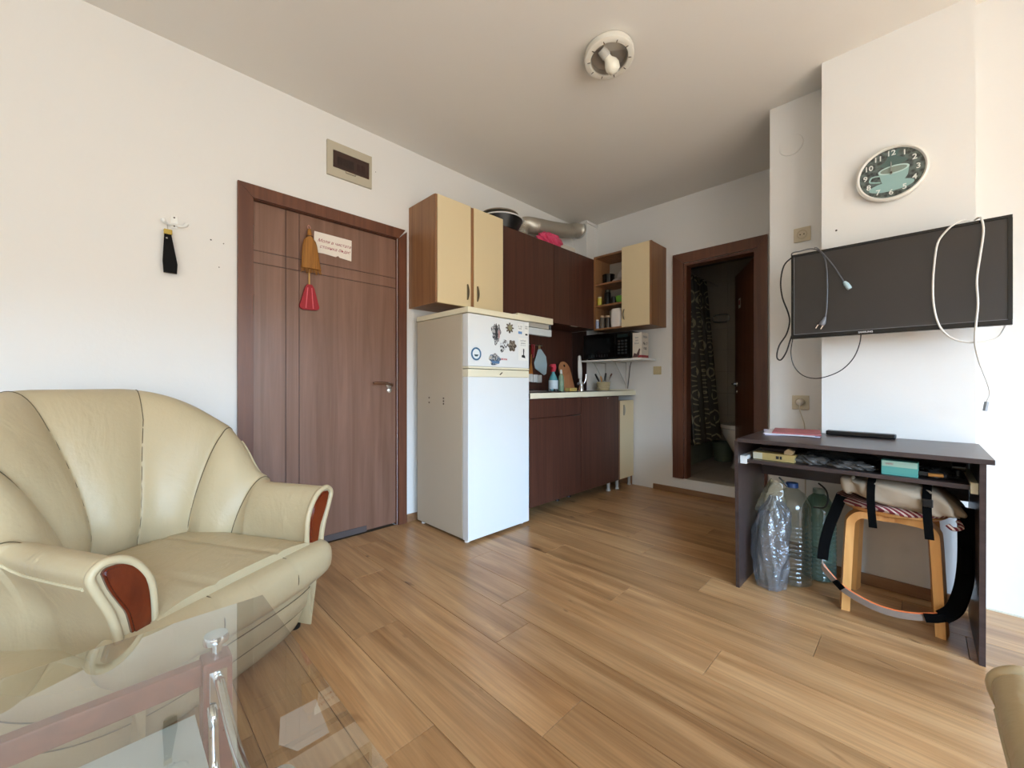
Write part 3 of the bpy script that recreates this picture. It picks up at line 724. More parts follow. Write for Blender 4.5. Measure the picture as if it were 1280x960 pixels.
magnet('blue and grey boat-scene magnet at the bottom of the freezer door', 1.803, 1.16, .052, .036, lambda a: .9+.16*math.sin(3*a+.4)+.08*math.cos(6*a), bluerel,
       [('dome', circ(1.803, 1.178, .022, .024, 18), greyrel), ('wave', [(1.77, 1.152), (1.845, 1.15), (1.84, 1.134), (1.78, 1.137)], mat('mag_wave', '5a7ea6', .4))])
text('brand_mark', 'BRONA', .017, (XF+.0005, 1.893, 1.166), (0, 1, 0), (0, 0, 1), mat('print_red', 'c23a44', .5), fr, bold=.0004)
sk = thing('paper_sticker', 'narrow printed energy sticker on the upper right of the freezer door', 'sticker', (XF, 2.06, 1.37))
obj('paper', B(XF, XF+.0008, 2.022, 2.075, 1.345, 1.425), mat('paper', 'eef0ec', .6), sk)
obj('blue_patch', B(XF+.0008, XF+.0014, 2.028, 2.066, 1.350, 1.368), mat('print_blue', '6f9bd0', .5), sk)
text('print', 'A  120\nlitres', .014, (XF+.001, 2.047, 1.395), (0, 1, 0), (0, 0, 1), mat('print_grey', '767c80', .6), sk)
sk = thing('paper_sticker', 'small printed specification sticker by the right edge of the freezer door', 'sticker', (XF, 2.11, 1.37))
obj('paper', B(XF, XF+.0008, 2.088, 2.132, 1.335, 1.43), MC['paper'], sk)
obj('dark_patch', B(XF+.0008, XF+.0014, 2.100, 2.122, 1.345, 1.356), mat('print_black', '26282a', .5), sk)
text('print', '230V\n50Hz', .013, (XF+.001, 2.11, 1.40), (0, 1, 0), (0, 0, 1), MC['print_grey'], sk)
sk = thing('paper_sticker', 'large pale sticker with small print and a black figure on the freezer door', 'sticker', (XF, 2.08, 1.25))
obj('paper', B(XF, XF+.0008, 2.03, 2.125, 1.165, 1.325), MC['paper'], sk)
obj('black_figure', prism(bmesh.new(), [(2.062, 1.188), (2.10, 1.182), (2.095, 1.20), (2.086, 1.205), (2.09, 1.245), (2.078, 1.25), (2.078, 1.205), (2.064, 1.202)], 'x', XF+.0008, XF+.0014), MC['print_black'], sk)
text('print', 'no frost\nsystem\n+ + + +', .017, (XF+.001, 2.078, 1.288), (0, 1, 0), (0, 0, 1), MC['print_grey'], sk)

# ================================================================ KITCHEN CABINETS
def pull(bm_, x, y, z0, z1, out, axis='x', r=.006):
    pts = []
    for i in range(9):
        t_ = i/8; o_ = math.sin(PI*t_)*out
        pts.append((x+o_, y, lerp(z0, z1, t_)) if axis == 'x' else (x, y-o_, lerp(z0, z1, t_)))
    return tube(bm_, pts, [r*.5]+[r]*7+[r*.5], 8)
handM = mat('antique_pull', '7c776c', .35, metal=1)
XU = -2.30
cb_ = thing('wall_cabinet', 'cream two-door wall cabinet with walnut sides above the fridge', 'cabinet', (-2.46, 1.87, 1.548), group=None)
bm = bmesh.new()
box(bm, AX+.001, XU, 1.555, 1.573, 1.548, 2.28); box(bm, AX+.001, XU, 2.158, 2.176, 1.548, 2.28)
box(bm, AX+.001, XU, 1.573, 2.158, 2.262, 2.278); box(bm, AX+.001, XU, 1.573, 2.158, 1.55, 1.566); box(bm, AX+.001, AX+.008, 1.573, 2.158, 1.566, 2.262)
obj('body', bm, walnM, cb_)
obj('centre_stile', B(XU, XU+.012, 1.854, 1.886, 1.55, 2.276), walnM, cb_)
obj('side_strip', B(XU, XU+.016, 1.553, 1.568, 1.55, 2.276), mat('strip_walnut', '8e6646', .45), cb_)
for a, b, hy_ in ((1.570, 1.856, 1.822), (1.886, 2.176, 1.915)):
    dd = obj('door', B(XU+.001, XU+.019, a, b, 1.550, 2.279, bev=.003), creamM, cb_)
    obj('handle', prism(bmesh.new(), [(hy_-.003, 1.60), (hy_-.003, 1.712)]+[(hy_-.003+.014*math.sin(PI*t_/10), 1.712-.112*t_/10) for t_ in range(1, 10)], 'x', XU+.019, XU+.034), handM, dd)
cb_ = thing('wall_cabinet', 'dark brown two-door wall cabinet between the fridge and the kitchen corner', 'cabinet', (-2.46, 2.8, 1.548))
bm = bmesh.new()
for a in (2.182, 2.80, 3.48): box(bm, AX+.001, XU-.01, a, a+.018, 1.548, 2.238)
box(bm, AX+.001, XU-.01, 2.2, 3.48, 2.222, 2.238); box(bm, AX+.001, XU-.01, 2.2, 3.48, 1.548, 1.564)
obj('body', bm, wengM, cb_)
for a, b in ((2.184, 2.808), (2.812, 3.436)):
    dd = obj('door', B(XU-.009, XU+.008, a, b, 1.545, 2.240, bev=.002), wengM, cb_)
    obj('edge_pull', B(XU-.004, XU+.014, lerp(a, b, .5)-.07, lerp(a, b, .5)+.03, 1.538, 1.545), metalM, dd)
# range hood
rh = thing('range_hood', 'slim white range hood with glass flap below the dark wall cabinet', 'hood', (-2.38, 2.46, 1.40))
obj('front_panel', B(-2.165, -2.145, 2.20, 2.62, 1.490, 1.540, bev=.003), trimM, rh)
obj('housing', B(AX+.01, -2.166, 2.21, 2.61, 1.490, 1.540), whiteM, rh)
obj('grease_filter', B(-2.55, -2.175, 2.22, 2.60, 1.455, 1.489), greyM, rh)
obj('glass_flap', B(-2.19, -2.155, 2.21, 2.615, 1.390, 1.448, bev=.008), mat('flap_white', 'd4dde0', .2), rh)
obj('side_arm', B(-2.20, -2.16, 2.600, 2.612, 1.40, 1.49, bev=.002), mat('arm_grey', '5c5f63', .4), rh)
# corner cabinet on the far wall, open shelves and one door
YC = 3.435
cc = thing('corner_shelf_cabinet', 'walnut corner wall cabinet with open shelves and one cream door, on the far wall', 'cabinet', (-1.98, 3.58, 1.53))
bm = bmesh.new()
box(bm, -1.694, -1.676, YC, BY-.001, 1.53, 2.275); box(bm, -1.972, -1.957, YC, BY-.001, 1.548, 2.258)
box(bm, -2.292, -2.277, YC+.001, BY-.001, 1.548, 2.245)
box(bm, -1.957, -1.694, YC, BY-.001, 2.258, 2.275); box(bm, -2.29, -1.694, YC, BY-.001, 1.53, 1.548); box(bm, -2.29, -1.957, YC, BY-.001, 2.245, 2.262)
obj('body', bm, walnM, cc)
obj('back_panel', B(-2.276, -1.973, BY-.006, BY-.001, 1.549, 2.244), mat('back_white', 'bdb4a4', .6), cc)
for z in (1.762, 1.972): obj('shelf', B(-2.276, -1.973, YC+.003, BY-.007, z, z+.016), walnM, cc)
dd = obj('door', B(-1.972, -1.694, YC-.018, YC-.001, 1.532, 2.279, bev=.003), creamM, cc)
obj('handle', pull(bmesh.new(), -1.945, YC-.018, 1.60, 1.70, .02, 'y', .005), handM, dd, smooth=True)
obj('edge_strip', B(-1.694, -1.676, YC-.018, YC-.001, 1.532, 2.279), MC['strip_walnut'], cc)
# splashback
struct('trim_2', B(AX, AX+.012, 2.18, 3.512, .93, 1.547), wengM)
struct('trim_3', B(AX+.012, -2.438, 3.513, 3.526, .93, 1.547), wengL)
# base units
XB = -2.0
bu = thing('base_cabinet', 'dark brown base cabinet with a drawer over one door, next to the fridge', 'cabinet', (-2.3, 2.5, 0))
obj('body', B(AX+.02, XB-.02, 2.17, 2.812, .09, .888), wengM, bu)
dd = obj('drawer', B(XB-.019, XB, 2.175, 2.812, .748, .886, bev=.002), wengM, bu); obj('edge_pull', B(XB-.008, XB+.012, 2.49, 2.57, .886, .891), metalM, dd)
dd = obj('door', B(XB-.019, XB, 2.175, 2.812, .095, .742, bev=.002), wengM, bu); obj('edge_pull', B(XB-.008, XB+.014, 2.70, 2.79, .742, .7475), metalM, dd)
bu2 = thing('base_cabinet', 'dark brown base cabinet with one tall door, right of the drawer unit', 'cabinet', (-2.3, 3.1, 0))
obj('body', B(AX+.02, XB-.02, 2.814, 3.415, .09, .888), wengM, bu2)
dd = obj('door', B(XB-.019, XB, 2.817, 3.415, .095, .886, bev=.002), wengM, bu2); obj('edge_pull', B(XB-.008, XB+.012, 2.83, 2.90, .886, .891), metalM, dd)
obj('screw', Lt([(0, 0), (.006, 0), (.006, .004), (0, .004)], (XB, 3.22, .872), (1, 0, 0), 10), chromeM, bu2)
for k, (px, py, par) in enumerate(((-2.2, 2.25, bu), (-2.5, 2.25, bu), (-2.2, 2.74, bu), (-2.2, 2.9, bu2), (-2.5, 3.3, bu2), (-2.06, 3.33, bu2))):
    obj('leg', Lt([(0, 0), (.022, 0), (.020, .012), (.013, .02), (.016, .09), (0, .09)], (px, py, 0), n=14), greyM if k == 5 else blackM, par, smooth=True)  # all legs but the last coloured black, for the shade under the cabinets
nc = thing('narrow_cabinet', 'narrow cream base cabinet at the right end of the counter', 'cabinet', (-2.2, 3.56, 0))
bm = bmesh.new(); box(bm, -2.45, XB-.02, 3.422, 3.437, .09, .84); box(bm, -2.45, XB-.02, 3.69, 3.705, 0, .84); box(bm, -2.45, XB-.02, 3.437, 3.69, .09, .105); box(bm, -2.45, XB-.02, 3.437, 3.69, .825, .84)
obj('body', bm, walnM, nc)
dd = obj('door', B(XB-.019, XB-.001, 3.440, 3.700, .095, .842, bev=.003), creamM, nc)
obj('handle', prism(bmesh.new(), [(3.50, .70), (3.50, .80)]+[(3.50+.022*math.sin(PI*t_/10), .80-.10*t_/10) for t_ in range(1, 10)], 'x', XB-.001, XB+.012), metalM, dd)
obj('side_strip', B(XB-.019, XB, 3.418, 3.438, .095, .842), MC['strip_walnut'], nc)
for py in (3.45, 3.68): obj('leg', Lt([(0, 0), (.02, 0), (.014, .02), (.014, .09), (0, .09)], (-2.04, py, 0), n=14), greyM, nc, smooth=True)
wt = thing('worktop', 'grey stone-look kitchen worktop with white front edge', 'worktop', (-2.3, 2.9, .893))
obj('slab', B(AX+.014, XB+.01, 2.165, 3.510, .893, .932), mat('worktop_grey', '4c4f52', .35, var=.1, vscale=40), wt)
obj('slab_end', B(-2.437, XB+.01, 3.511, 3.708, .893, .932), MC['worktop_grey'], wt)
obj('front_edge', B(XB+.0105, XB+.017, 2.165, 3.708, .892, .933, bev=.002), trimM, wt)
obj('wall_strip', B(-2.437, XB+.0, 3.693, 3.709, .932, .945), trimM, wt)

# ---- on the counter
CT = .932
hb = thing('hob', 'steel hob plate with two dark knobs at the counter edge by the fridge', 'hob', (-2.2, 2.45, CT))
obj('plate', B(-2.50, -2.06, 2.18, 2.63, CT, CT+.012, bev=.004), metalM, hb)
for py in (2.50, 2.585): obj('knob', Lt([(0, 0), (.018, 0), (.016, .015), (0, .015)], (-2.09, py, CT+.012), n=16), blackM, hb, smooth=True)
for px, py, r in ((-2.36, 2.32, .085), (-2.36, 2.52, .07)): obj('burner', Lt([(0, 0), (r, 0), (r, .008), (0, .008)], (px, py, CT+.012), n=28), blackM, hb)
sb = thing('spray_bottle', 'teal spray bottle with red trigger head on the counter', 'bottle', (-2.35, 2.88, CT))
sx_, sy_ = -2.36, 2.885
tealP = clear('teal_plastic', '7fc3c9', .05, .1, .25, wcol='4e9aa5')
obj('bottle', Lt([(0, 0), (.038, 0), (.042, .01), (.042, .10), (.030, .135), (.014, .165), (.014, .18), (0, .18)], (sx_, sy_, CT), n=24), mat('teal_bottle', '5fa3ab', .25), sb, smooth=True)
obj('bottle_label', Lt([(.0428, .02), (.0434, .022), (.0434, .10), (.0428, .102)], (sx_, sy_, CT), n=24), mat('label_white', 'd7e6ec', .4), sb, smooth=True)
obj('spray_head', prism(bmesh.new(), [(sy_-.045, CT+.235), (sy_-.02, CT+.25), (sy_+.022, CT+.25), (sy_+.03, CT+.215), (sy_+.014, CT+.18), (sy_-.012, CT+.18), (sy_-.012, CT+.215)], 'x', sx_-.012, sx_+.012), mat('trigger_red', 'd9485a', .4), sb)
obj('trigger', prism(bmesh.new(), [(sy_-.022, CT+.218), (sy_-.014, CT+.218), (sy_-.026, CT+.178), (sy_-.034, CT+.182)], 'x', sx_-.006, sx_+.006), redM, sb)
db = thing('dish_soap_bottle', 'slim green dish soap bottle with white cap behind the sponge', 'bottle', (-2.38, 3.02, CT))
obj('bottle', Lt([(0, 0), (.027, 0), (.029, .01), (.027, .09), (.024, .14), (.010, .165), (0, .165)], (-2.38, 3.025, CT), n=20), mat('soap_green', '8aa68a', .25, var=.4, vscale=40), db, smooth=True)
obj('cap', Lt([(0, .165), (.013, .165), (.010, .20), (0, .205)], (-2.38, 3.025, CT), n=16), whiteM, db, smooth=True)
cbd = thing('cutting_board', 'round-topped wooden cutting board with a hanging hole, leaning on the splashback', 'cutting board', (-2.5, 3.28, CT))
pts = [(-.085, 0), (.085, 0), (.085, .18)]+[(.085*math.cos(a), .215+.085*math.sin(a)) for a in [PI*k/16 for k in range(1, 16)]]+[(-.085, .18)]
bm = prism(bmesh.new(), pts, 'x', 0, .014); bm.transform(Matrix.Translation((-2.44, 3.23, CT+.002)) @ Matrix.Rotation(-.30, 4, 'Y'))
obj('board', bm, wood('board_beech', 'b5764e', 'c88f63', (8, 8, 8), .5), cbd)
bm = Lt([(0, 0), (.013, 0), (.013, .002), (0, .002)], (0, 0, 0), (1, 0, 0), 16); bm.transform(Matrix.Translation((-2.44, 3.23, CT+.002)) @ Matrix.Rotation(-.30, 4, 'Y') @ Matrix.Translation((.0142, 0, .255)))
obj('hanging_hole', bm, mat('hole_dark', '1a100c', .8), cbd)
single('sponge', B(-2.33, -2.27, 3.02, 3.13, CT, CT+.032, bev=.006), mat('sponge_yellow', 'c8ad62', .9, bump=.6, bscale=120), 'yellow sponge lying in front of the cutting board', 'sponge')
fc = thing('faucet', 'chrome and white tall kitchen faucet with a side lever', 'faucet', (-2.3, 3.18, CT))
obj('base', Lt([(0, 0), (.026, 0), (.024, .03), (.018, .05), (.018, .09), (0, .09)], (-2.34, 3.29, CT), n=20), chromeM, fc, smooth=True)
obj('spout', T([(-2.34, 3.275, CT+.06), (-2.33, 3.27, CT+.20), (-2.33, 3.255, CT+.30), (-2.32, 3.235, CT+.33), (-2.31, 3.215, CT+.31), (-2.30, 3.20, CT+.20), (-2.29, 3.195, CT+.12)], .014, 10, 5), mat('spout_white', 'dcdcd8', .25), fc, smooth=True)
obj('lever', T([(-2.34, 3.33, CT+.07), (-2.33, 3.345, CT+.10), (-2.325, 3.355, CT+.165)], .009, 8, 4), chromeM, fc, smooth=True)
obj('cross_pipe', T([(-2.34, 3.24, CT+.07), (-2.34, 3.33, CT+.07)], .013, 10), chromeM, fc, smooth=True)
# utensil basket
ub = thing('utensil_basket', 'cream woven basket holding knives and ladles on the counter', 'basket', (-2.29, 3.60, CT))
bxx, byy = -2.285, 3.60
obj('basket', Lt([(0, .001), (.058, .001), (.068, .08), (.072, .085), (.068, .09), (.062, .085), (.054, .008), (0, .008)], (bxx, byy, CT), n=28), mat('basket_cream', 'c9b992', .7, bump=.8, bscale=90), ub, smooth=True)
for k in range(4):
    z = CT+.018+k*.018; r = .0615+k*.0022
    obj('weave_band', Lt([(r, -.004), (r+.004, 0), (r, .004)], (bxx, byy, z), n=28), MC['basket_cream'], ub, smooth=True)
ug = 'utensils in the cream basket'
for k, (lab, dx, dy, h, mm, wd) in enumerate((
    ('black-handled knife leaning left in the utensil basket', -.03, -.045, .15, blackM, .010),
    ('short light wooden spoon in the utensil basket', -.01, -.015, .13, pineM, .009),
    ('upright black ladle handle in the utensil basket', .01, .012, .16, blackM, .011),
    ('metal fork leaning right in the utensil basket', .03, .03, .13, metalM, .006),
    ('brown-handled knife leaning far right in the utensil basket', .025, .055, .155, mat('handle_brown', '6e4a38', .5), .009))):
    t_ = thing('kitchen_utensil', lab, 'utensil', (bxx, byy, CT+.01), group=ug)
    p0 = Vector((bxx+dx*.4, byy+dy*.4, CT+.012)); p1 = Vector((bxx+dx*.9, byy+dy*.9, CT+.012+h*.55)); p2 = Vector((bxx+dx*1.5, byy+dy*1.8, CT+.012+h*1.05))
    obj('blade', T([p0, p1], wd*.45, 6), metalM, t_)
    obj('handle', T([p1, p1.lerp(p2, .5), p2], [wd*.7, wd, wd*.8], 8), mm, t_, smooth=True)
# hanging tools on the splashback
XS = AX+.0125
hr = single('hanging_rail', T([(XS+.02, 2.66, 1.372), (XS+.02, 3.0, 1.372)], .005, 8), metalM, 'thin metal rail for utensils on the dark splashback', 'rail')
ptx = XS+.016
ph = thing('pot_holder', 'pale blue quilted pot holder hanging on the splashback', 'pot holder', (ptx, 2.98, 1.22))
poly = [(2.945, 1.335), (2.985, 1.34), (3.06, 1.27), (3.075, 1.19), (3.065, 1.10), (3.03, 1.085), (2.90, 1.15), (2.885, 1.20)]
bm = prism(bmesh.new(), poly, 'x', ptx-.006, ptx+.006); bmesh.ops.bevel(bm, geom=bm.edges[:], offset=.004, segments=2, affect='EDGES')
obj('pad', bm, mat('cloth_paleblue', 'b9d2dc', .9, bump=.5, bscale=60), ph)
obj('hanging_loop', T([(ptx, 2.955, 1.335), (ptx+.004, 2.95, 1.365), (ptx+.004, 2.965, 1.376), (ptx, 2.972, 1.335)], .003, 6, 4), mat('loop_cream', 'cdbb8b', .8), ph)
sp_ = thing('spatula', 'wooden spatula with orange blade hanging beside the pot holder', 'spatula', (ptx, 2.86, 1.2))
obj('blade', prism(bmesh.new(), [(2.815, 1.06), (2.845, 1.055), (2.872, 1.075), (2.86, 1.16), (2.848, 1.20), (2.838, 1.20), (2.82, 1.14)], 'x', ptx-.004, ptx+.002), mat('spatula_wood', 'b57433', .5), sp_)
obj('handle', T([(ptx, 2.842, 1.19), (ptx, 2.848, 1.372)], .005, 8), MC['spatula_wood'], sp_)
sp2 = thing('ladle', 'red-handled ladle hanging behind the fridge edge', 'ladle', (ptx, 2.8, 1.2))
obj('handle', T([(ptx+.012, 2.875, 1.376), (ptx+.012, 2.862, 1.25)], .010, 8), mat('ladle_red', '8e2f33', .4), sp2, smooth=True)
obj('handle_tip', T([(ptx+.012, 2.845, 1.376), (ptx+.012, 2.845, 1.28)], .008, 8), redM, sp2, smooth=True)
for k, (a, b) in enumerate(((2.80, 2.855), (2.865, 2.925), (2.935, 2.985))):
    single('switch_box', B(XS, XS+.03, a, b, 1.02-.004*k, 1.095-.004*k, bev=.005), whiteM, ('white plastic socket box nearest the fridge on the splashback', 'middle white plastic socket box on the splashback', 'right white plastic socket box below the pot holder')[k], 'socket box', 'socket boxes on the splashback')

# ---- microwave shelf
ms = thing('wall_shelf', 'white shelf on metal brackets carrying the microwave', 'shelf', (-2.07, 3.55, 1.225))
obj('board', B(-2.432, -1.774, 3.42, BY-.001, 1.222, 1.238, bev=.002), whiteM, ms)
for px in (-2.33, -2.09):
    bm = T([(px, BY-.004, .955), (px, BY-.004, 1.218)], .005, 6); tube(bm, [(px, 3.47, 1.215), (px, BY-.004, 1.215)], .005, 6); tube(bm, [(px, 3.50, 1.21), (px, BY-.006, .99)], .005, 6, 0)
    obj('bracket', bm, greyM, ms)
mw = thing('microwave', 'black microwave oven on the white shelf in the corner', 'microwave', (-2.14, 3.55, 1.24))
mx0, mx1, my0, my1, mz0, mz1 = -2.40, -1.875, 3.415, 3.70, 1.248, 1.492
obj('casing', B(mx0, mx1, my0+.012, my1, mz0, mz1, bev=.004), blackM, mw)
dd = obj('door', B(mx0, -2.04, my0, my0+.011, mz0+.004, mz1-.004, bev=.002), blackG, mw)
obj('window', B(mx0+.03, -2.09, my0-.002, my0, mz0+.05, mz1-.05), mat('oven_window', '15191b', .08), dd)
obj('control_panel', B(-2.038, mx1, my0, my0+.011, mz0+.004, mz1-.004, bev=.002), blackG, mw)
for i in range(3):
    for j in range(5): obj('button', B(-2.01+i*.036, -1.985+i*.036, my0-.003, my0, mz0+.035+j*.028, mz0+.053+j*.028, bev=.001), mat('button_grey', '2b2d2f', .4), mw)
obj('display', B(-2.015, -1.905, my0-.002, my0, mz1-.055, mz1-.025), mat('display_dark', '1f2a2a', .1), mw)
for i in range(8): obj('vent_slot', B(mx0+.06+i*.03, mx0+.072+i*.03, my0-.001, my0, mz0+.018, mz0+.04), MC['button_grey'], mw)
for px in (mx0+.04, mx1-.04):
    for py in (my0+.05, my1-.05): obj('foot', B(px-.012, px+.012, py-.012, py+.012, mz0-.010, mz0), blackM, mw)
bxn = thing('cardboard_carton', 'white printed carton with red bottom band beside the microwave', 'box', (-1.79, 3.56, 1.238))
bm = B(-1.866, -1.776, 3.43, 3.56, 1.2385, 1.470)
obj('carton', bm, mat('carton_white', 'd9d0c2', .6), bxn)
obj('red_band', box(B(-1.815, -1.7755, 3.4290, 3.4299, 1.242, 1.264), -1.7759, -1.7752, 3.429, 3.56, 1.242, 1.264), mat('carton_red', 'a03a40', .5), bxn)
text('print', 'FRESH', .030, (-1.7752, 3.495, 1.43), (0, 1, 0), (0, 0, 1), MC['print_grey'], bxn, .0008)
text('print', 'No 7\ncup', .04, (-1.7752, 3.495, 1.35), (0, 1, 0), (0, 0, 1), MC['print_black'], bxn, .0008)
text('print', 'tea\nset\nblue', .026, (-1.825, 3.4295, 1.40), (1, 0, 0), (0, 0, 1), MC['print_grey'], bxn, .0008)
obj('picture', prism(bmesh.new(), [(-1.865, 1.245), (-1.85, 1.285), (-1.825, 1.275), (-1.80, 1.325), (-1.79, 1.32), (-1.80, 1.265), (-1.82, 1.245)], 'y', 3.4285, 3.4299), mat('pic_dark', '5a4140', .5), bxn)
single('microwave_wire', T([(-2.03, 3.706, 1.22), (-2.045, 3.708, 1.17), (-2.055, 3.708, 1.08), (-2.07, 3.706, .955)], .0035, 6, 4), blackM, 'black power cord hanging below the microwave shelf', 'cord')
single('wall_switch', B(-1.80, -1.722, BY-.010, BY-.001, 1.09, 1.168, bev=.004), mat('switch_cream', 'c9b78d', .45), 'cream light switch plate on the far wall left of the bathroom door', 'switch')

# ---- things on the corner shelves
g1 = 'dishes and jars on the open corner shelves'
def jar(label, x, y, z, r, h, body, lid, cat='jar'):
    t_ = thing('jar', label, cat, (x, y, z), group=g1)
    obj('glass', Lt([(0, 0), (r, 0), (r, h*.82), (r*.8, h*.86), (0, h*.86)], (x, y, z), n=20), body, t_, smooth=True)
    obj('lid', Lt([(0, h*.86), (r*.86, h*.86), (r*.86, h), (0, h)], (x, y, z), n=20), lid, t_, smooth=True)
z0 = 1.5481
jar('small blue and white tube jar leftmost on the bottom corner shelf', -2.258, 3.45, z0, .016, .09, mat('jar_bluewhite', 'a9b7d6', .4, var=.5, vscale=60), whiteM)
jar('tall spice jar with tan lid, second on the bottom corner shelf', -2.214, 3.47, z0, .024, .125, mat('jar_dark', '6d655c', .2, var=.5, vscale=30), mat('lid_tan', 'c7ab8c', .4))
jar('dark coffee jar with tan lid, left of the white canister', -2.155, 3.475, z0, .030, .12, mat('jar_coffee', '2a2420', .2), MC['lid_tan'])
t_ = thing('white_canister', 'rounded white plastic canister on the bottom corner shelf', 'canister', (-2.03, 3.52, z0), group=g1)
bm = bmesh.new(); rows = []
for z, s_ in ((0, .88), (.012, 1), (.07, 1.06), (.14, 1), (.17, .95), (.178, .86)):
    rows.append([(-2.058+.060*s_*math.copysign(abs(math.cos(a))**.55, math.cos(a)), 3.50+.05*s_*math.copysign(abs(math.sin(a))**.55, math.sin(a)), z0+z) for a in [2*PI*k/28 for k in range(28)]])
V = grid(bm, rows, True); bm.faces.new(V[0][::-1]); bm.faces.new(V[-1]); bmesh.ops.recalc_face_normals(bm, faces=bm.faces[:])
obj('body', bm, mat('canister_white', 'eee6de', .4), t_, smooth=True)
z1 = 1.7785
jar('yellow lidded pack at the left of the middle corner shelf', -2.245, 3.47, z1, .022, .085, mat('pack_yellow', 'c9ba45', .5), mat('lid_cream', 'd8d0b0', .5), 'pack')
jar('tall black jar standing on the middle corner shelf', -2.18, 3.51, z1, .032, .15, blackM, darkmet)
jar('second black jar beside the green bowl on the middle corner shelf', -2.10, 3.49, z1, .026, .07, blackM, blackM)
t_ = thing('green_bowl', 'bright green plastic bowl on the middle corner shelf', 'bowl', (-2.03, 3.53, z1), group=g1)
obj('bowl', Lt([(0, 0), (.03, 0), (.05, .03), (.055, .07), (.051, .07), (.046, .032), (.028, .004), (0, .004)], (-2.035, 3.52, z1), n=26), mat('bowl_green', '6fae3f', .35), t_, smooth=True)
z2 = 1.9885
t_ = thing('black_pot', 'black saucepan at the back left of the top corner shelf', 'pot', (-2.21, 3.57, z2), group=g1)
obj('pot', Lt([(0, 0), (.058, 0), (.06, .10), (.062, .10), (.062, .106), (0, .106)], (-2.205, 3.57, z2), n=26), blackG, t_, smooth=True)
t_ = thing('plate', 'white plate tilted on the top corner shelf', 'plate', (-2.05, 3.55, z2), group=g1)
bm = Lt([(0, 0), (.04, 0), (.072, .012), (.074, .015), (.04, .005), (0, .004)], (0, 0, 0), n=30); bm.transform(Matrix.Translation((-2.052, 3.53, z2+.008)) @ Matrix.Rotation(-.10, 4, 'Y'))
obj('plate', bm, mat('plate_white', 'd8cfc6', .3), t_, smooth=True)
t_ = thing('plate', 'second white plate standing upright behind the tilted one', 'plate', (-2.03, 3.66, z2), group=g1)
bm = Lt([(0, 0), (.05, 0), (.052, .006), (.085, .012), (.087, .015), (.05, .008), (0, .007)], (0, 0, 0), (0, -1, .25), n=30); bm.transform(Matrix.Translation((-2.065, 3.66, z2+.09)))
obj('plate', bm, MC['plate_white'], t_, smooth=True)
# ---- on top of the cabinets
t_ = thing('steel_cover', 'round grey pan lid lying on the stacked pan above the cabinets', 'lid', (-2.42, 2.30, 2.36))
obj('disc', Lt([(0, .03), (.06, .028), (.145, .006), (.155, 0), (.155, -.006), (0, -.006)], (-2.42, 2.27, 2.375), n=36), mat('lid_grey', 'a39a8a', .4, metal=.3), t_, smooth=True)
t_ = thing('pan', 'wide white-rimmed pan, its bowl coloured black as shade, on top of the dark wall cabinet', 'pan', (-2.42, 2.31, 2.24))
obj('pan', Lt([(0, 0), (.14, 0), (.16, .05), (.18, .088), (.182, .094), (.175, .094), (.155, .05), (.135, .008), (0, .008)], (-2.425, 2.285, 2.241), n=36), blackM, t_, smooth=True)  # bowl coloured black to stand for the shadow below the rim
obj('rim', Lt([(.178, .089), (.188, .089), (.188, .097), (.178, .097)], (-2.425, 2.285, 2.241), n=36), whiteM, t_, smooth=True)
du = thing('exhaust_duct', 'flexible silver exhaust duct running from hood to the corner shaft', 'duct', (-2.46, 3.0, 2.36))
path_ = smooth_pts([(-2.46, 2.56, 2.245), (-2.455, 2.56, 2.33), (-2.45, 2.60, 2.395), (-2.455, 2.74, 2.43), (-2.47, 3.0, 2.475), (-2.50, 3.30, 2.545), (-2.52, 3.45, 2.60), (-2.525, 3.528, 2.615)], 14)
bm = bmesh.new(); rr_ = [.064+.007*(i % 2) for i in range(len(path_))]
tube(bm, path_, rr_, 22); obj('hose', bm, mat('duct_alu', 'bdb6a8', .42, metal=.6), du, smooth=True)
obj('wall_ring', Lt([(.07, 0), (.085, 0), (.085, .012), (.07, .012)], (-2.525, 3.526, 2.615), (0, -1, 0), 26), greyM, du)
bm = bmesh.new(); bmesh.ops.create_icosphere(bm, subdivisions=4, radius=1)
for v in bm.verts:
    n_ = v.co.copy(); k = 1+.13*math.sin(n_.x*9+n_.y*5)*math.cos(n_.z*8+n_.y*6)+.06*math.sin(n_.y*21+n_.z*13)
    v.co = Vector((n_.x*.07*k, n_.y*.15*k, max(-.048, n_.z*.07*k)))
bm.transform(Matrix.Translation((-2.36, 2.83, 2.289)))
single('pink_bag', bm, mat('pink_plastic', 'd8486e', .35, bump=.5, bscale=40), 'crumpled pink plastic bag on top of the dark cabinet under the duct', 'bag', smooth=True)
single('white_box', B(-2.55, -2.36, 2.98, 3.22, 2.241, 2.315, bev=.003), mat('carton_pale', 'cfc7b8', .7), 'pale flat box on top of the dark wall cabinet by the shaft', 'box')

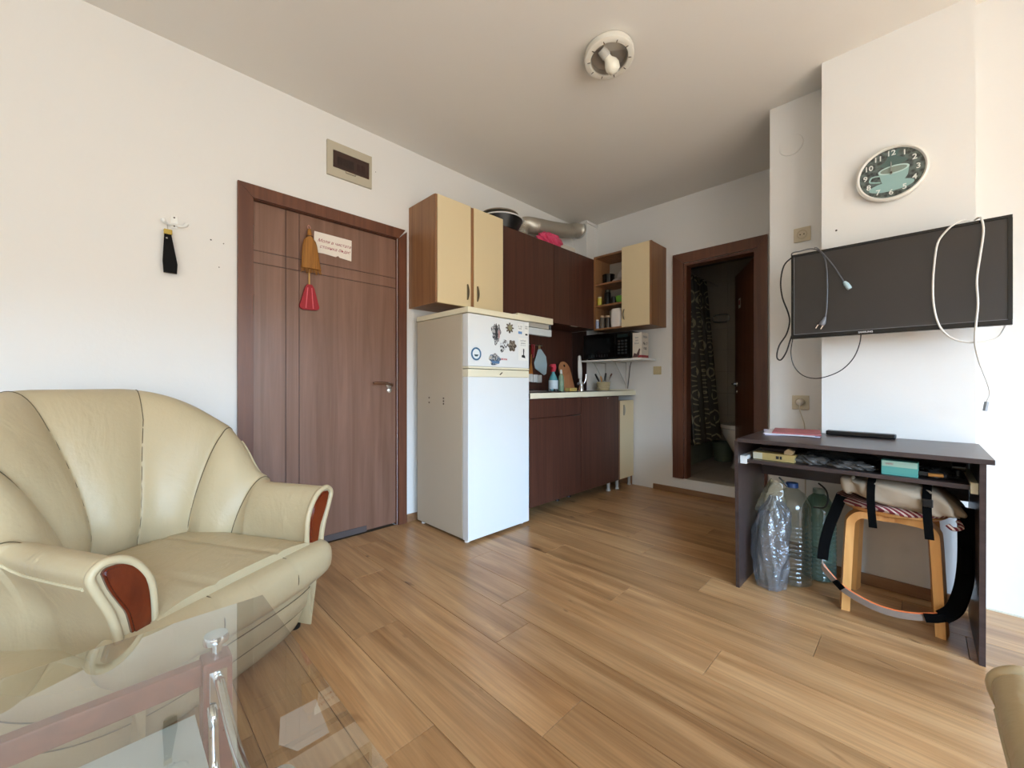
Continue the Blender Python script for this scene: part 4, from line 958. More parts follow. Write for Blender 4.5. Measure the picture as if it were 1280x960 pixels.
# ================================================================ LEFT WALL ITEMS
fbx = thing('fuse_box', 'beige electrical fuse box with smoked window above the entrance door', 'fuse box', (AX, 1.12, 2.43))
fz0, fz1, fa, fb_ = 2.317, 2.533, .973, 1.265
bm = bmesh.new(); ca, cb2, cz0, cz1 = fa+.035, fb_-.018, 2.372, 2.482
box(bm, AX+.001, AX+.016, fa, ca, fz0, fz1); box(bm, AX+.001, AX+.016, cb2, fb_, fz0, fz1); box(bm, AX+.001, AX+.016, ca, cb2, fz0, cz0); box(bm, AX+.001, AX+.016, ca, cb2, cz1, fz1)
obj('frame', bm, mat('box_beige', 'b9b09a', .5), fbx)
obj('smoked_window', B(AX+.010, AX+.018, ca+.002, cb2-.002, cz0+.002, cz1-.002, bev=.002), clear('smoke_glass', 'd8c8c2', .03, .05, .10, wcol='6a5550'), fbx)
obj('breaker_recess', B(AX+.001, AX+.004, ca, cb2, cz0, cz1), mat('recess_brown', '7d6c66', .7), fbx)
for k in range(3): obj('breaker', B(AX+.004, AX+.008, ca+.03+k*.036, ca+.064+k*.036, 2.40, 2.452), mat('breaker_dark', '2e2422', .5), fbx)
for k in range(2): obj('breaker', B(AX+.004, AX+.008, ca+.155+k*.03, ca+.182+k*.03, 2.40, 2.452), mat('breaker_red', '5b2b2c', .5), fbx)
obj('latch', T([(AX+.018, 1.085, 2.372), (AX+.024, 1.088, 2.357), (AX+.024, 1.15, 2.357), (AX+.018, 1.153, 2.372)], .003, 6), mat('latch_grey', '8a8272', .5), fbx)
hk = thing('wall_hook', 'white double wall hook on the left wall', 'hook', (AX, .235, 1.80))
obj('plate', B(AX+.001, AX+.007, .222, .250, 1.775, 1.838, bev=.003), whiteM, hk)
for pz in (1.828, 1.786): obj('screw', Lt([(0, 0), (.004, 0), (.003, .002), (0, .002)], (AX+.007, .236, pz), (1, 0, 0), 8), darkmet, hk)
for sg in (-1, 1): obj('hook', T([(AX+.006, .236, 1.795), (AX+.02, .236+sg*.02, 1.786), (AX+.034, .236+sg*.038, 1.788), (AX+.038, .236+sg*.046, 1.803)], [.006]*9+[.009]*5, 8, 4), whiteM, hk, smooth=True)
bs = thing('shoe_horn', 'black tapered brush blade with yellow band hanging from the wall hook', 'brush', (AX+.03, .212, 1.65))
obj('blade', prism(bmesh.new(), [(.194, 1.545), (.244, 1.545), (.246, 1.59), (.222, 1.735), (.196, 1.735), (.190, 1.60)], 'x', AX+.022, AX+.036), mattB, bs)
obj('yellow_band', B(AX+.019, AX+.039, .194, .226, 1.732, 1.756, bev=.003), mat('band_yellow', 'b59a3a', .5), bs)
obj('cord', T([(AX+.028, .210, 1.756), (AX+.026, .207, 1.792)], .002, 6), greyM, bs)
obj('rivet', Lt([(0, 0), (.004, 0), (.003, .002), (0, .002)], (AX+.036, .205, 1.712), (1, 0, 0), 8), metalM, bs)
for (py, pz, r) in ((.385, 1.757, .004), (.44, 1.75, .003), (.42, 1.62, .003), (1.30, 2.45, .003)):
    single('nail_hole', Lt([(0, 0), (r, 0), (0, .001)], (AX+.0005, py, pz), (1, 0, 0), 8), mat('nail_dark', '4a443c', .8),
           {.385: 'small dark nail head left of the door casing', .44: 'tiny nail nearest the door casing', .42: 'lower faint nail beside the door casing', 1.30: 'tiny nail right of the fuse box'}[py], 'nail')
# broom, red dustpan and note on the door
XD = lx1
bro = thing('straw_broom', 'small brown straw hand broom hanging on the entrance door', 'broom', (XD+.02, .875, 1.8))
def fan(bm, pts, x, d_):
    rows = []
    for hw, z, c_ in pts:
        rows.append([(x+d_*math.sin(a), c_+hw*math.cos(a), z) for a in [2*PI*k/22 for k in range(22)]])
    V = grid(bm, rows, True); bm.faces.new(V[0][::-1]); bm.faces.new(V[-1]); bmesh.ops.recalc_face_normals(bm, faces=bm.faces[:]); return bm
strawM = wood('straw', '7d5022', 'a8722f', (90, 90, 5), .8, bump=.9)
obj('bristles', fan(bmesh.new(), [(.016, 1.89, .870), (.034, 1.868, .871), (.042, 1.84, .872), (.048, 1.79, .874), (.054, 1.73, .878), (.059, 1.70, .880)], XD+.024, .019), strawM, bro, smooth=True)
for k in range(22):
    a = -.055+.11*k/21
    obj('straw_tip', T([(XD+.024+random.uniform(-.01, .012), .879+a*.9, 1.705), (XD+.024+random.uniform(-.01, .014), .881+a*1.05, 1.683-random.random()*.014)], .0022, 4), strawM, bro)
obj('binding', fan(bmesh.new(), [(.019, 1.90, .870), (.021, 1.885, .870), (.019, 1.87, .871)], XD+.024, .014), mat('binding_dark', '5a3514', .8), bro)
obj('handle', T([(XD+.024, .870, 1.89), (XD+.022, .869, 1.94)], [.015, .009], 10), strawM, bro, smooth=True)
obj('loop', T([(XD+.02, .864, 1.935), (XD+.016, .862, 1.958), (XD+.012, .870, 1.966), (XD+.016, .877, 1.955), (XD+.02, .874, 1.935)], .002, 6, 3), mat('loop_pink', 'b9867a', .8), bro)
dp = thing('dustpan', 'red fluted plastic hand brush on a thin wooden stick hanging below the broom', 'dustpan', (XD+.01, .872, 1.53))
obj('stick', T([(XD+.012, .871, 1.73), (XD+.012, .872, 1.597)], .0048, 8), mat('stick_pine', 'c49a5c', .6), dp)
obj('pan', prism(bmesh.new(), [(.858, 1.605), (.885, 1.605), (.898, 1.585), (.928, 1.47), (.922, 1.458), (.905, 1.452), (.835, 1.450), (.820, 1.458), (.815, 1.47), (.846, 1.585)], 'x', XD+.004, XD+.022), redM, dp)
for a in (.852, .889): obj('flute', T([(XD+.022, lerp(.872, a, .6), 1.585), (XD+.022, lerp(.872, a, 1.15), 1.46)], .003, 6), mat('red_light', 'd4606a', .35), dp)
nt_ = thing('door_note', 'torn white paper note with red handwriting-style lettering taped to the entrance door', 'note', (XD, 1.02, 1.87))
obj('paper', prism(bmesh.new(), [(.905, 1.945), (1.138, 1.942), (1.136, 1.806), (1.06, 1.813), (1.05, 1.822), (1.035, 1.812), (.955, 1.818), (.90, 1.815)], 'x', XD+.0005, XD+.0015), mat('note_paper', 'e6ddd0', .7), nt_)
inkM = mat('ink_red', '9c3a44', .6)
text('lettering', 'Моля в чистата', .028, (XD+.0018, 1.028, 1.895), (0, 1, 0), (0, 0, 1), inkM, nt_, shear=.35)
text('lettering', 'стоянка бъди!', .028, (XD+.0018, 1.03, 1.858), (0, 1, 0), (0, 0, 1), inkM, nt_, shear=.35)

# ================================================================ RIGHT WALL: clock, outlets, television
ck = thing('wall_clock', 'round white-rimmed wall clock with coffee cup picture above the television', 'clock', (-.095, DY, 2.011))
cx, cz, yf = -.095, 2.011, 2.655
obj('rim', Lt([(0, 0), (.127, 0), (.131, .012), (.130, .032), (.122, .038), (.116, .034), (.115, .027)], (cx, 2.688, cz), (0, -1, 0), 64), mat('clock_rim', 'e3e0d8', .35), ck, smooth=True)
dm = bpy.data.materials.new('coffee_bean_print'); dm.use_nodes = True; t = dm.node_tree; p = t.nodes['Principled BSDF']
c = t.nodes.new('ShaderNodeTexCoord'); v = t.nodes.new('ShaderNodeTexVoronoi'); v.inputs['Scale'].default_value = 60; t.links.new(c.outputs['Object'], v.inputs['Vector'])
r = t.nodes.new('ShaderNodeValToRGB'); r.color_ramp.elements[0].color = rgb('232a28'); r.color_ramp.elements[1].color = rgb('5c6a66'); r.color_ramp.elements[0].position = .2; r.color_ramp.elements[1].position = .75
t.links.new(v.outputs['Distance'], r.inputs[0]); t.links.new(r.outputs[0], p.inputs['Base Color']); p.inputs['Roughness'].default_value = .35
obj('dial', Lt([(0, 0), (.1155, 0), (.1155, .002), (0, .002)], (cx, 2.662, cz), (0, -1, 0), 64), dm, ck, origin=(cx, 2.66, cz))
teal = mat('print_teal', '8fb3b0', .4); tealD = mat('print_teal_dark', '6d9490', .4); tealL = mat('print_teal_light', 'b7d2cd', .4)
def pr(name, poly, m, k): obj(name, prism(bmesh.new(), [(cx+a, cz+b) for a, b in poly], 'y', 2.660-.0004*k, 2.6605-.0004*(k-1)), m, ck)
pr('printed_steam', [(-.045, .045), (-.02, .06), (-.005, .10), (.03, .105), (.02, .075), (.045, .06), (.06, .045), (.02, .028), (-.01, .025)], mat('print_steam', '4a6662', .4), 1)
pr('printed_saucer', [(.0+.080*math.cos(a), -.062+.024*math.sin(a)) for a in [2*PI*k/32 for k in range(32)]], teal, 1)
pr('printed_cup', [(-.045, .012), (.062, .012), (.058, -.025), (.035, -.062), (-.012, -.066), (-.034, -.035)], teal, 2)
pr('printed_cup_rim', [(.0085+.055*math.cos(a), .014+.020*math.sin(a)) for a in [2*PI*k/32 for k in range(32)]], tealL, 3)
pr('printed_coffee', [(.0085+.047*math.cos(a), .014+.014*math.sin(a)) for a in [2*PI*k/32 for k in range(32)]], mat('print_coffee', '7d8c80', .4), 4)
obj('printed_handle', T([(cx-.042, 2.6592, cz-.002), (cx-.07, 2.6592, cz+.0), (cx-.075, 2.6592, cz-.022), (cx-.038, 2.6592, cz-.034)], .0035, 6, 4), teal, ck)
digM = mat('numeral_white', 'dfe3dd', .4)
for h_ in range(1, 13):
    a = PI/2-2*PI*h_/12
    text('numeral', str(h_), .034, (cx+.093*math.cos(a), 2.6575, cz+.093*math.sin(a)), (1, 0, 0), (0, 0, 1), digM, ck, .001, bold=.0006)
obj('hour_hand', B(cx-.002, cx+.002, 2.654, 2.656, cz-.008, cz+.045), mat('hand_grey', '9aa09b', .3, metal=.6), ck)
obj('minute_hand', B(cx-.0012, cx+.0012, 2.651, 2.653, cz-.010, cz+.052), MC['hand_grey'], ck)
obj('hand_cap', Lt([(0, 0), (.005, 0), (.004, .01), (0, .01)], (cx, 2.659, cz), (0, -1, 0), 14), darkmet, ck, smooth=True)
obj('cover_glass', Lt([(0, 0), (.114, 0), (.114, .0015), (0, .0015)], (cx, 2.6495, cz), (0, -1, 0), 48), clear('clock_glass', 'ffffff', 0, .02, 0, 1.4), ck)
def outlet(label, x, z, plug=False):
    t_ = thing('wall_outlet', label, 'outlet', (x, PY, z), group='beige wall outlets left of the television')
    obj('plate', B(x-.042, x+.042, PY-.010, PY-.001, z-.042, z+.042, bev=.004), mat('outlet_beige', 'c3b69c', .45), t_)
    obj('socket', Lt([(.0, -.001), (.021, -.001), (.021, .003), (.026, .004), (.026, 0)], (x, PY-.010, z), (0, -1, 0), 28), mat('outlet_inner', 'b3a68b', .5), t_, smooth=True)
    if not plug:
        for sg in (-1, 1): obj('pin_hole', Lt([(0, 0), (.0035, 0), (0, .001)], (x+sg*.0095, PY-.0088-.0035, z), (0, -1, 0), 10), mat('hole_black', '171310', .8), t_)
outlet('beige wall outlet above the television', -.489, 1.885); outlet('beige wall outlet near the desk with a plug in it', -.497, .89, True)
pc = thing('white_plug', 'cream plug with thin cord in the lower wall outlet', 'plug', (-.497, PY-.012, .89))
obj('plug', Lt([(0, 0), (.019, 0), (.018, .022), (.010, .032), (0, .034)], (-.497, PY-.0136, .893), (0, -1, 0), 20), mat('plug_cream', 'cfc5b4', .4), pc, smooth=True)
obj('cord', T([(-.497, PY-.04, .885), (-.495, PY-.045, .85), (-.482, PY-.04, .80), (-.47, PY-.05, .75), (-.465, PY-.06, .60), (-.47, PY-.03, .35)], .003, 6, 4), mat('cord_cream', 'c6bba6', .5), pc)
single('junction_cover', Lt([(0, 0), (.062, 0), (.060, .004), (0, .006)], (-.545, PY-.0005, 2.44), (0, -1, 0), 36), wallM, 'round white junction cover high on the narrow wall left of the pier', 'cover')
single('nail_hole', Lt([(0, 0), (.005, 0), (0, .002)], (-.305, DY-.0005, 1.80), (0, -1, 0), 8), mat('nail_dark', '4a443c', .8), 'small dark nail in the pier above the television', 'nail')

tv = thing('television', 'black flat television mounted on the pier, cords draped over it', 'television', (-.107, 2.58, 1.24))
vx0, vx1, vz0, vz1, vy = -.476, .263, 1.236, 1.677, 2.55
bm = bmesh.new(); fw = .013
box(bm, vx0, vx1, vy, vy+.03, vz1-fw, vz1, .002); box(bm, vx0, vx1, vy, vy+.03, vz0, vz0+.022, .002); box(bm, vx0, vx0+fw, vy, vy+.03, vz0+.022, vz1-fw); box(bm, vx1-fw, vx1, vy, vy+.03, vz0+.022, vz1-fw)
obj('bezel', bm, blackG, tv)
obj('screen', B(vx0+fw, vx1-fw, vy+.004, vy+.028, vz0+.022, vz1-fw), mat('tv_screen', '272320', .32, spec=.6), tv)
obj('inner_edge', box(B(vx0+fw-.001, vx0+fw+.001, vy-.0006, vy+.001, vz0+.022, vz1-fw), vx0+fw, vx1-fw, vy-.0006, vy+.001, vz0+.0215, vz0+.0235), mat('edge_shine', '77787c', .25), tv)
obj('back_cover', B(vx0+.06, vx1-.06, vy+.03, vy+.065, vz0+.05, vz1-.06, bev=.01), blackM, tv)
obj('wall_mount', B(-.22, .02, vy+.065, DY-.001, 1.36, 1.56), darkmet, tv)
text('logo', 'SAMSUNG', .0115, (-.180, vy-.0005, vz0+.011), (1, 0, 0), (0, 0, 1), mat('logo_silver', 'b9b9bb', .4), tv, bold=.0004)
def xz(pts, y): return [(a, y, b) for a, b in pts]
cordD = mat('cord_dark', '1c1c1e', .5); cordG = mat('cord_grey', '55575c', .35)
bc = thing('power_cable', 'black television power cable looped over the left corner with a two-pin plug', 'cable', (-.4, 2.6, 1.68))
obj('cord', T(xz([(-.482, 1.678), (-.518, 1.642), (-.533, 1.558), (-.525, 1.47), (-.500, 1.388), (-.492, 1.335), (-.507, 1.268), (-.54, 1.21), (-.551, 1.149), (-.533, 1.131), (-.507, 1.173), (-.488, 1.241), (-.47, 1.30)], 2.60), .0038, 7, 5), cordD, bc, smooth=True)
obj('cord', T([(-.482, 2.60, 1.678), (-.472, 2.555, 1.689)]+xz([(-.435, 1.688), (-.394, 1.690)], 2.542)+xz([(-.361, 1.675), (-.336, 1.639), (-.326, 1.577), (-.323, 1.477), (-.326, 1.378), (-.332, 1.327)], 2.541), .0032, 7, 5), cordG, bc, smooth=True)
obj('plug', T(xz([(-.331, 1.335), (-.336, 1.318), (-.342, 1.306), (-.347, 1.295)], 2.538), [.005, .009, .014, .011], 8), mat('plug_grey', '6f7176', .4), bc, smooth=True)
for dx in (-.011, .009): obj('pin', T(xz([(-.349+dx, 1.296-dx*.3), (-.358+dx, 1.278-dx*.3)], 2.538), .0026, 6), chromeM, bc)
bc2 = thing('adapter_cable', 'grey signal cable with pale blue connector lying on the television screen', 'cable', (-.3, 2.54, 1.6))
obj('cord', T(xz([(-.375, 1.690), (-.361, 1.683), (-.333, 1.643), (-.292, 1.57), (-.262, 1.505), (-.254, 1.492)], 2.536), .0028, 7, 5), cordG, bc2, smooth=True)
obj('connector', T(xz([(-.257, 1.497), (-.250, 1.484), (-.240, 1.466), (-.236, 1.459)], 2.535), [.006, .011, .011, .009], 8), mat('connector_blue', 'a9c3cc', .35), bc2, smooth=True)
single('tangled_wire', T(xz([(-.47, 1.30), (-.482, 1.236), (-.489, 1.163), (-.474, 1.094), (-.436, 1.046), (-.384, 1.029), (-.328, 1.041), (-.274, 1.072), (-.231, 1.126), (-.207, 1.195), (-.20, 1.26)], 2.615), .0026, 6, 5), cordD, 'thin dark cord hanging in a loop below the television', 'cord', smooth=True)
wc = thing('white_cable', 'thick white cable draped in a loop over the right part of the television', 'cable', (.11, 2.54, 1.68))
obj('cord', T([(.15, 2.585, 1.69), (.13, 2.56, 1.690)]+xz([(.105, 1.676), (.08, 1.652), (.056, 1.607), (.046, 1.519), (.042, 1.434), (.044, 1.347), (.056, 1.269), (.077, 1.219), (.11, 1.186), (.154, 1.172)], 2.538)+[(.197, 2.545, 1.176), (.229, 2.56, 1.192), (.25, 2.60, 1.24)], .0040, 8, 5), mat('cable_white', 'd6d3cb', .45), wc, smooth=True)
wc = thing('white_cable', 'white cable hanging straight down over the television with a small connector end', 'cable', (.17, 2.54, 1.68))
obj('cord', T([(.165, 2.585, 1.69), (.175, 2.56, 1.690)]+xz([(.180, 1.673), (.185, 1.621), (.176, 1.525), (.167, 1.428), (.17, 1.329), (.165, 1.247), (.163, 1.165)], 2.530)+xz([(.176, 1.082), (.195, 1.007), (.202, .961), (.193, .925)], 2.535), [.0040]*46+[.0024]*40, 8, 5), MC['cable_white'], wc, smooth=True)
obj('connector', T(xz([(.194, .928), (.189, .890)], 2.535), .0075, 6), mat('connector_grey', '8d9296', .4), wc)

# ================================================================ CEILING LAMP
cl = thing('ceiling_spotlight', 'round white ceiling spotlight housing with one exposed bulb', 'lamp', (-1.12, 1.815, CH))
lc = Vector((-1.12, 1.815, CH))
obj('mounting_plate', Lt([(0, 0), (.105, 0), (.105, .018), (0, .018)], lc+Vector((-.012, -.012, 0)), (0, 0, -1), 40), greyM, cl)
tilt = Vector((.10, -.10, -1)).normalized()
obj('ring', Lt([(.098, .018), (.120, .020), (.124, .032), (.122, .052), (.112, .058), (.094, .056), (.090, .045), (.090, .022), (.098, .018)], lc, tilt, 48), mat('lamp_ring', 'ddd9cd', .35), cl, smooth=True)
obj('reflector', Lt([(0, .020), (.089, .022), (.089, .05)], lc, tilt, 40), mat('lamp_inner', 'a9a298', .3, metal=.5), cl, smooth=True)
for k in range(10):
    a = 2*PI*k/10+.3; a_, b_ = frame_of(tilt); q = lc+tilt*.0565+(a_*math.cos(a)+b_*math.sin(a))*.103
    r_ = (a_*math.cos(a)+b_*math.sin(a)); obj('slot', T([q-r_*.008, q+r_*.006], .0025, 6), mat('slot_dark', '5b554c', .7), cl)
obj('socket', T([lc+tilt*.022+Vector((-.01, -.055, 0)), lc+tilt*.045+Vector((-.004, -.018, 0))], [.022, .024], 20), greyM, cl, smooth=True)
ba = (Vector((.012, .045, -.040))).normalized()
obj('bulb', Lt([(0, 0), (.018, .0), (.02, .015), (.034, .035), (.037, .055), (.028, .080), (0, .092)], lc+tilt*.043+Vector((-.004, -.018, 0)), ba, 28), mat('bulb_white', 'ece8d8', .25), cl, smooth=True)
single('wall_hole', Lt([(0, 0), (.006, 0), (0, .001)], (-2.02, .385, CH-.0005), (0, 0, -1), 8), MC['nail_dark'], 'tiny dark nail in the ceiling above the left wall', 'nail')

# ================================================================ DESK
DZ = .742
dk = thing('desk', 'dark brown computer desk with pull-out shelf below the television', 'desk', (-.23, 2.4, 0))
obj('desk_top', B(-.615, .182, 2.125, 2.665, DZ-.018, DZ, bev=.002), deskM, dk)
for x0_, x1_ in ((-.638, -.622), (.150, .166)):
    poly = [(2.195, 0), (2.64, 0), (2.64, DZ-.018), (2.17, DZ-.018)]
    o_ = obj('side_panel', prism(bmesh.new(), [(a, b) for a, b in poly], 'x', x0_+(.0 if x0_ < 0 else 0), x1_), wengL if False else deskM, dk)
obj('back_apron', B(-.621, .149, 2.59, 2.606, .50, .715), deskM, dk)
tray = obj('pull_out_shelf', B(-.592, .130, 2.21, 2.58, .617, .634, bev=.001), deskM, dk)
obj('slide', B(-.620, -.593, 2.20, 2.55, .612, .650), whiteM, tray); obj('slide', B(.131, .149, 2.20, 2.55, .605, .645), trimM, tray)
obj('screw', Lt([(0, 0), (.006, 0), (.005, .003), (0, .003)], (-.545, 2.589, .60), (0, -1, 0), 12), chromeM, dk)
obj('apron_lock_plate', B(-.60, -.50, 2.580, 2.589, .565, .62), blackM, dk)
# on the desk
pp = thing('paper_stack', 'stack of papers with a red folder on top at the left of the desk', 'papers', (-.45, 2.5, DZ))
def sheet(bm, cx_, cy_, w_, h_, a_, z0_, z1_):
    c_, s_ = math.cos(a_), math.sin(a_)
    prism(bm, [(cx_+x_*c_-y_*s_, cy_+x_*s_+y_*c_) for x_, y_ in ((-w_/2, -h_/2), (w_/2, -h_/2), (w_/2, h_/2), (-w_/2, h_/2))], 'z', z0_, z1_); return bm
obj('paper', sheet(bmesh.new(), -.478, 2.525, .225, .27, .25, DZ+.0005, DZ+.004), mat('paper_lilac', 'c3bdd2', .6), pp)
obj('paper', sheet(bmesh.new(), -.470, 2.51, .21, .26, .10, DZ+.0045, DZ+.008), mat('paper_white', 'd6d6de', .6), pp)
obj('red_folder', sheet(bmesh.new(), -.450, 2.535, .20, .26, .16, DZ+.0085, DZ+.014), mat('folder_red', 'a4585a', .5), pp)
bm = B(-.13, .13, -.024, .024, 0, .022, bev=.006); bm.transform(Matrix.Translation((-.205, 2.605, DZ+.001)) @ Matrix.Rotation(-.03, 4, 'Z'))
single('sound_bar', bm, blackM, 'black bar-shaped case lying at the back of the desk top', 'case')
# on the shelf
SZ = .6345
bo = thing('domino_box', 'flat yellow cardboard box with black mark at the left of the desk shelf', 'box', (-.5, 2.29, SZ))
bm = B(-.085, .085, -.03, .03, 0, .034, bev=.001); M_ = Matrix.Translation((-.49, 2.275, SZ)) @ Matrix.Rotation(-.05, 4, 'Z'); bm.transform(M_)
obj('carton', bm, mat('box_yellow', 'c2a86a', .6, var=.1, vscale=20), bo)
bm = B(-.085, -.045, -.031, -.0301, .002, .032); bm.transform(M_); obj('printed_end', bm, mat('box_cream', 'd3cdb4', .6), bo)
bm = B(.012, .024, -.031, -.0301, .010, .024); bm.transform(M_); obj('printed_mark', bm, MC['print_black'], bo)
bm = B(.028, .036, -.031, -.0301, .010, .024); bm.transform(M_); obj('printed_mark', bm, MC['print_black'], bo)
bm = prism(bmesh.new(), [(.045, .036), (.075, .036), (.082, .052), (.06, .062), (.046, .05)], 'y', -.03, .0); bm.transform(M_); obj('torn_flap', bm, mat('flap_tan', 'bba27a', .7), bo)
single('dark_book', B(-.56, -.43, 2.34, 2.48, SZ, SZ+.045, bev=.003), mat('book_dark', '3a2622', .6), 'dark brown book lying behind the yellow box on the desk shelf', 'book')
def crumple(name, cx_, cy_, sx2, sy2, sz2, m, label, cat, seed):
    rnd_ = random.Random(seed); bm = bmesh.new(); bmesh.ops.create_icosphere(bm, subdivisions=4, radius=1)
    ph_ = [rnd_.uniform(0, 6) for _ in range(6)]
    for v in bm.verts:
        n_ = v.co.copy(); k = 1+.16*math.sin(n_.x*7+ph_[0])*math.cos(n_.y*6+ph_[1])+.10*math.sin(n_.x*17+ph_[2]+n_.z*9)+.07*math.sin(n_.y*23+ph_[3]+n_.x*11)
        v.co = Vector((n_.x*sx2*k, n_.y*sy2*k, max(0, sz2*.45+n_.z*sz2*.75*k)))
    bm.transform(Matrix.Translation((cx_, cy_, SZ+.0005)))
    return single(name, bm, m, label, cat, smooth=True)
filmM = mat('crinkled_film', '6c6864', .22, bump=1., bscale=45, var=.55, vscale=40)
crumple('plastic_wrap', -.355, 2.30, .075, .05, .030, filmM, 'crumpled clear bag with dark parts next to the yellow box', 'bag', 1)
crumple('plastic_wrap', -.205, 2.285, .078, .045, .026, filmM, 'crumpled clear bag left of the teal carton on the shelf', 'bag', 2)
crumple('dark_cloth', -.27, 2.40, .13, .05, .050, mat('cloth_black', '141312', .9), 'black bundle pushed to the back of the desk shelf', 'bundle', 3)
tc_ = thing('teal_carton', 'small teal and white carton standing on the desk shelf', 'box', (-.05, 2.25, SZ))
bm = B(-.056, .05, -.025, .025, 0, .058, bev=.001); M_ = Matrix.Translation((-.052, 2.255, SZ)) @ Matrix.Rotation(-.04, 4, 'Z'); bm.transform(M_)
obj('carton', bm, mat('carton_teal', '5aa79c', .5), tc_)
bm = B(-.054, .048, -.0258, -.0251, .034, .056); bm.transform(M_); obj('pale_band', bm, mat('band_mint', 'a9cdbd', .5), tc_)
text('print', 'mini', .014, (-.085, 2.2285, SZ+.045), (1, -.04, 0), (0, 0, 1), mat('print_pink', 'bf8d8d', .5), tc_)
crumple('dark_cloth', .050, 2.34, .052, .06, .030, mat('cloth_dark', '24211f', .85, var=.3, vscale=30), 'dark pouch at the right of the desk shelf', 'pouch', 5)
single('coiled_cord', T([(.03+.035*math.cos(a)+.01*math.sin(3*a), 2.26+.018*math.sin(a), SZ+.008+.004*math.sin(2*a)+a*.0006) for a in [k*.3 for k in range(60)]], .004, 6), mat('cord_brownish', '3a332e', .5), 'coiled dark cord in front of the pouch on the desk shelf', 'cord', smooth=True)
single('orange_lighter', T([(.025, 2.24, SZ+.016), (.065, 2.238, SZ+.018)], .007, 8), mat('orange_tan', 'b77a3a', .4), 'small orange-tan stick among the cords on the desk shelf', 'lighter', smooth=True)
wb_ = thing('small_webcam', 'small black webcam-like gadget at the right end of the desk shelf', 'gadget', (.10, 2.29, SZ))
obj('foot', Lt([(0, 0), (.018, 0), (.014, .008), (0, .01)], (.105, 2.27, SZ+.010), n=14), blackM, wb_); obj('neck', T([(.105, 2.27, SZ+.018), (.105, 2.27, SZ+.045)], .008, 8), blackM, wb_)
obj('head', T([(.088, 2.27, SZ+.052), (.122, 2.27, SZ+.052)], .014, 12), blackG, wb_, smooth=True)

# ---- under the desk: bottles and bags
petM = clear('pet_plastic', 'e6e8e2', .04, .05, .07, wcol='b4b8ac', bump=.15)
petT = clear('pet_teal', 'b5cfc4', .03, .12, .30, wcol='7d9a8e')
def water_bottle(label, x, y, r, h, m, cap):
    t_ = thing('water_bottle', label, 'bottle', (x, y, 0), group='large bottles under the desk')
    prof = [(0, .004), (r*.7, .0), (r, .012)]
    z = .03
    while z < h*.60: prof += [(r, z), (r*.95, z+.007), (r, z+.014)]; z += .022
    prof += [(r, h*.62), (r*.93, h*.68), (r, h*.72), (r*.93, h*.80), (r*.62, h*.90), (.024, h*.945), (.022, h*.97)]
    obj('bottle', Lt(prof, (x, y, 0), n=36), m, t_, smooth=True)
    obj('cap', Lt([(.0235, h*.955), (.027, h*.955), (.026, h), (0, h)], (x, y, 0), n=24), cap, t_, smooth=True)
    return t_
capB = mat('cap_blue', '22406e', .4)
water_bottle('large ribbed clear water bottle with blue cap under the desk', -.455, 2.46, .085, .50, petM, capB)
water_bottle('greenish large bottle standing for a translucent sheet behind the ribbed one under the desk', -.365, 2.60, .072, .46, petT, mat('cap_grey', '8fa39a', .5))  # bottle shape added in place of a translucent teal sheet
single('bottle_handle', T([(-.50, 2.40, .53), (-.485, 2.40, .515), (-.465, 2.40, .49)], .004, 6, 4), blackM, 'short black strap above the blue bottle cap', 'strap')
single('bag_cord', T([(-.345, 2.44, .52), (-.315, 2.44, .49), (-.308, 2.44, .44), (-.325, 2.44, .405), (-.365, 2.44, .40)], .004, 6, 4), blackM, 'curved black cord beside the large bottles', 'cord')
pbg = thing('plastic_bag', 'clear crinkled plastic bag with an empty bottle inside, by the left desk panel', 'bag', (-.54, 2.32, 0))
bm = bmesh.new(); rows = []
for i in range(25):
    s_ = i/24; z = .004+.44*s_
    rx = .060+.018*math.sin(PI*min(1, s_*1.1))-(.035*smst(.8, 1, s_)); ry = .055+.012*math.sin(PI*s_)-(.03*smst(.8, 1, s_))
    cx_ = -.520-.008*s_+.02*smst(.5, 1, s_)
    rows.append([(cx_+(rx*(1+.10*math.sin(5*a+s_*9)+.06*math.sin(11*a-s_*14)))*math.cos(a), 2.32+.05*s_+(ry*(1+.10*math.sin(4*a-s_*7)+.06*math.cos(13*a+s_*11)))*math.sin(a), z) for a in [2*PI*k/48 for k in range(48)]])
V = grid(bm, rows, True); bm.faces.new(V[0][::-1]); bmesh.ops.recalc_face_normals(bm, faces=bm.faces[:])
obj('film', bm, clear('bag_film', 'e2e4e6', .10, .10, .12, wcol='b8bcc6', bump=.6), pbg, smooth=True)
bm = bmesh.new(); rows = []
for i in range(13):
    s_ = i/12; z = .36+.15*s_
    rows.append([(-.535+.03*s_+.06*(1-.5*s_)*(1+.2*math.sin(4*a+s_*5))*math.cos(a), 2.38+.04*(1-.5*s_)*(1+.25*math.sin(3*a-s_*6))*math.sin(a), z+.012*math.sin(3*a)) for a in [2*PI*k/32 for k in range(32)]])
grid(bm, rows, True); obj('bag_neck', bm, clear('bag_film_yellow', 'dcd8c6', .10, .15, .25, wcol='b9b49a', bump=.6), pbg, smooth=True)
bi = thing('clear_bottle', 'empty clear cylinder bottle inside the plastic bag', 'bottle', (-.53, 2.32, .005))
obj('bottle', Lt([(0, .01), (.045, .008), (.048, .02), (.048, .28), (.03, .33), (.014, .35), (.014, .365)], (-.53, 2.33, .004), n=28), petM, bi, smooth=True)

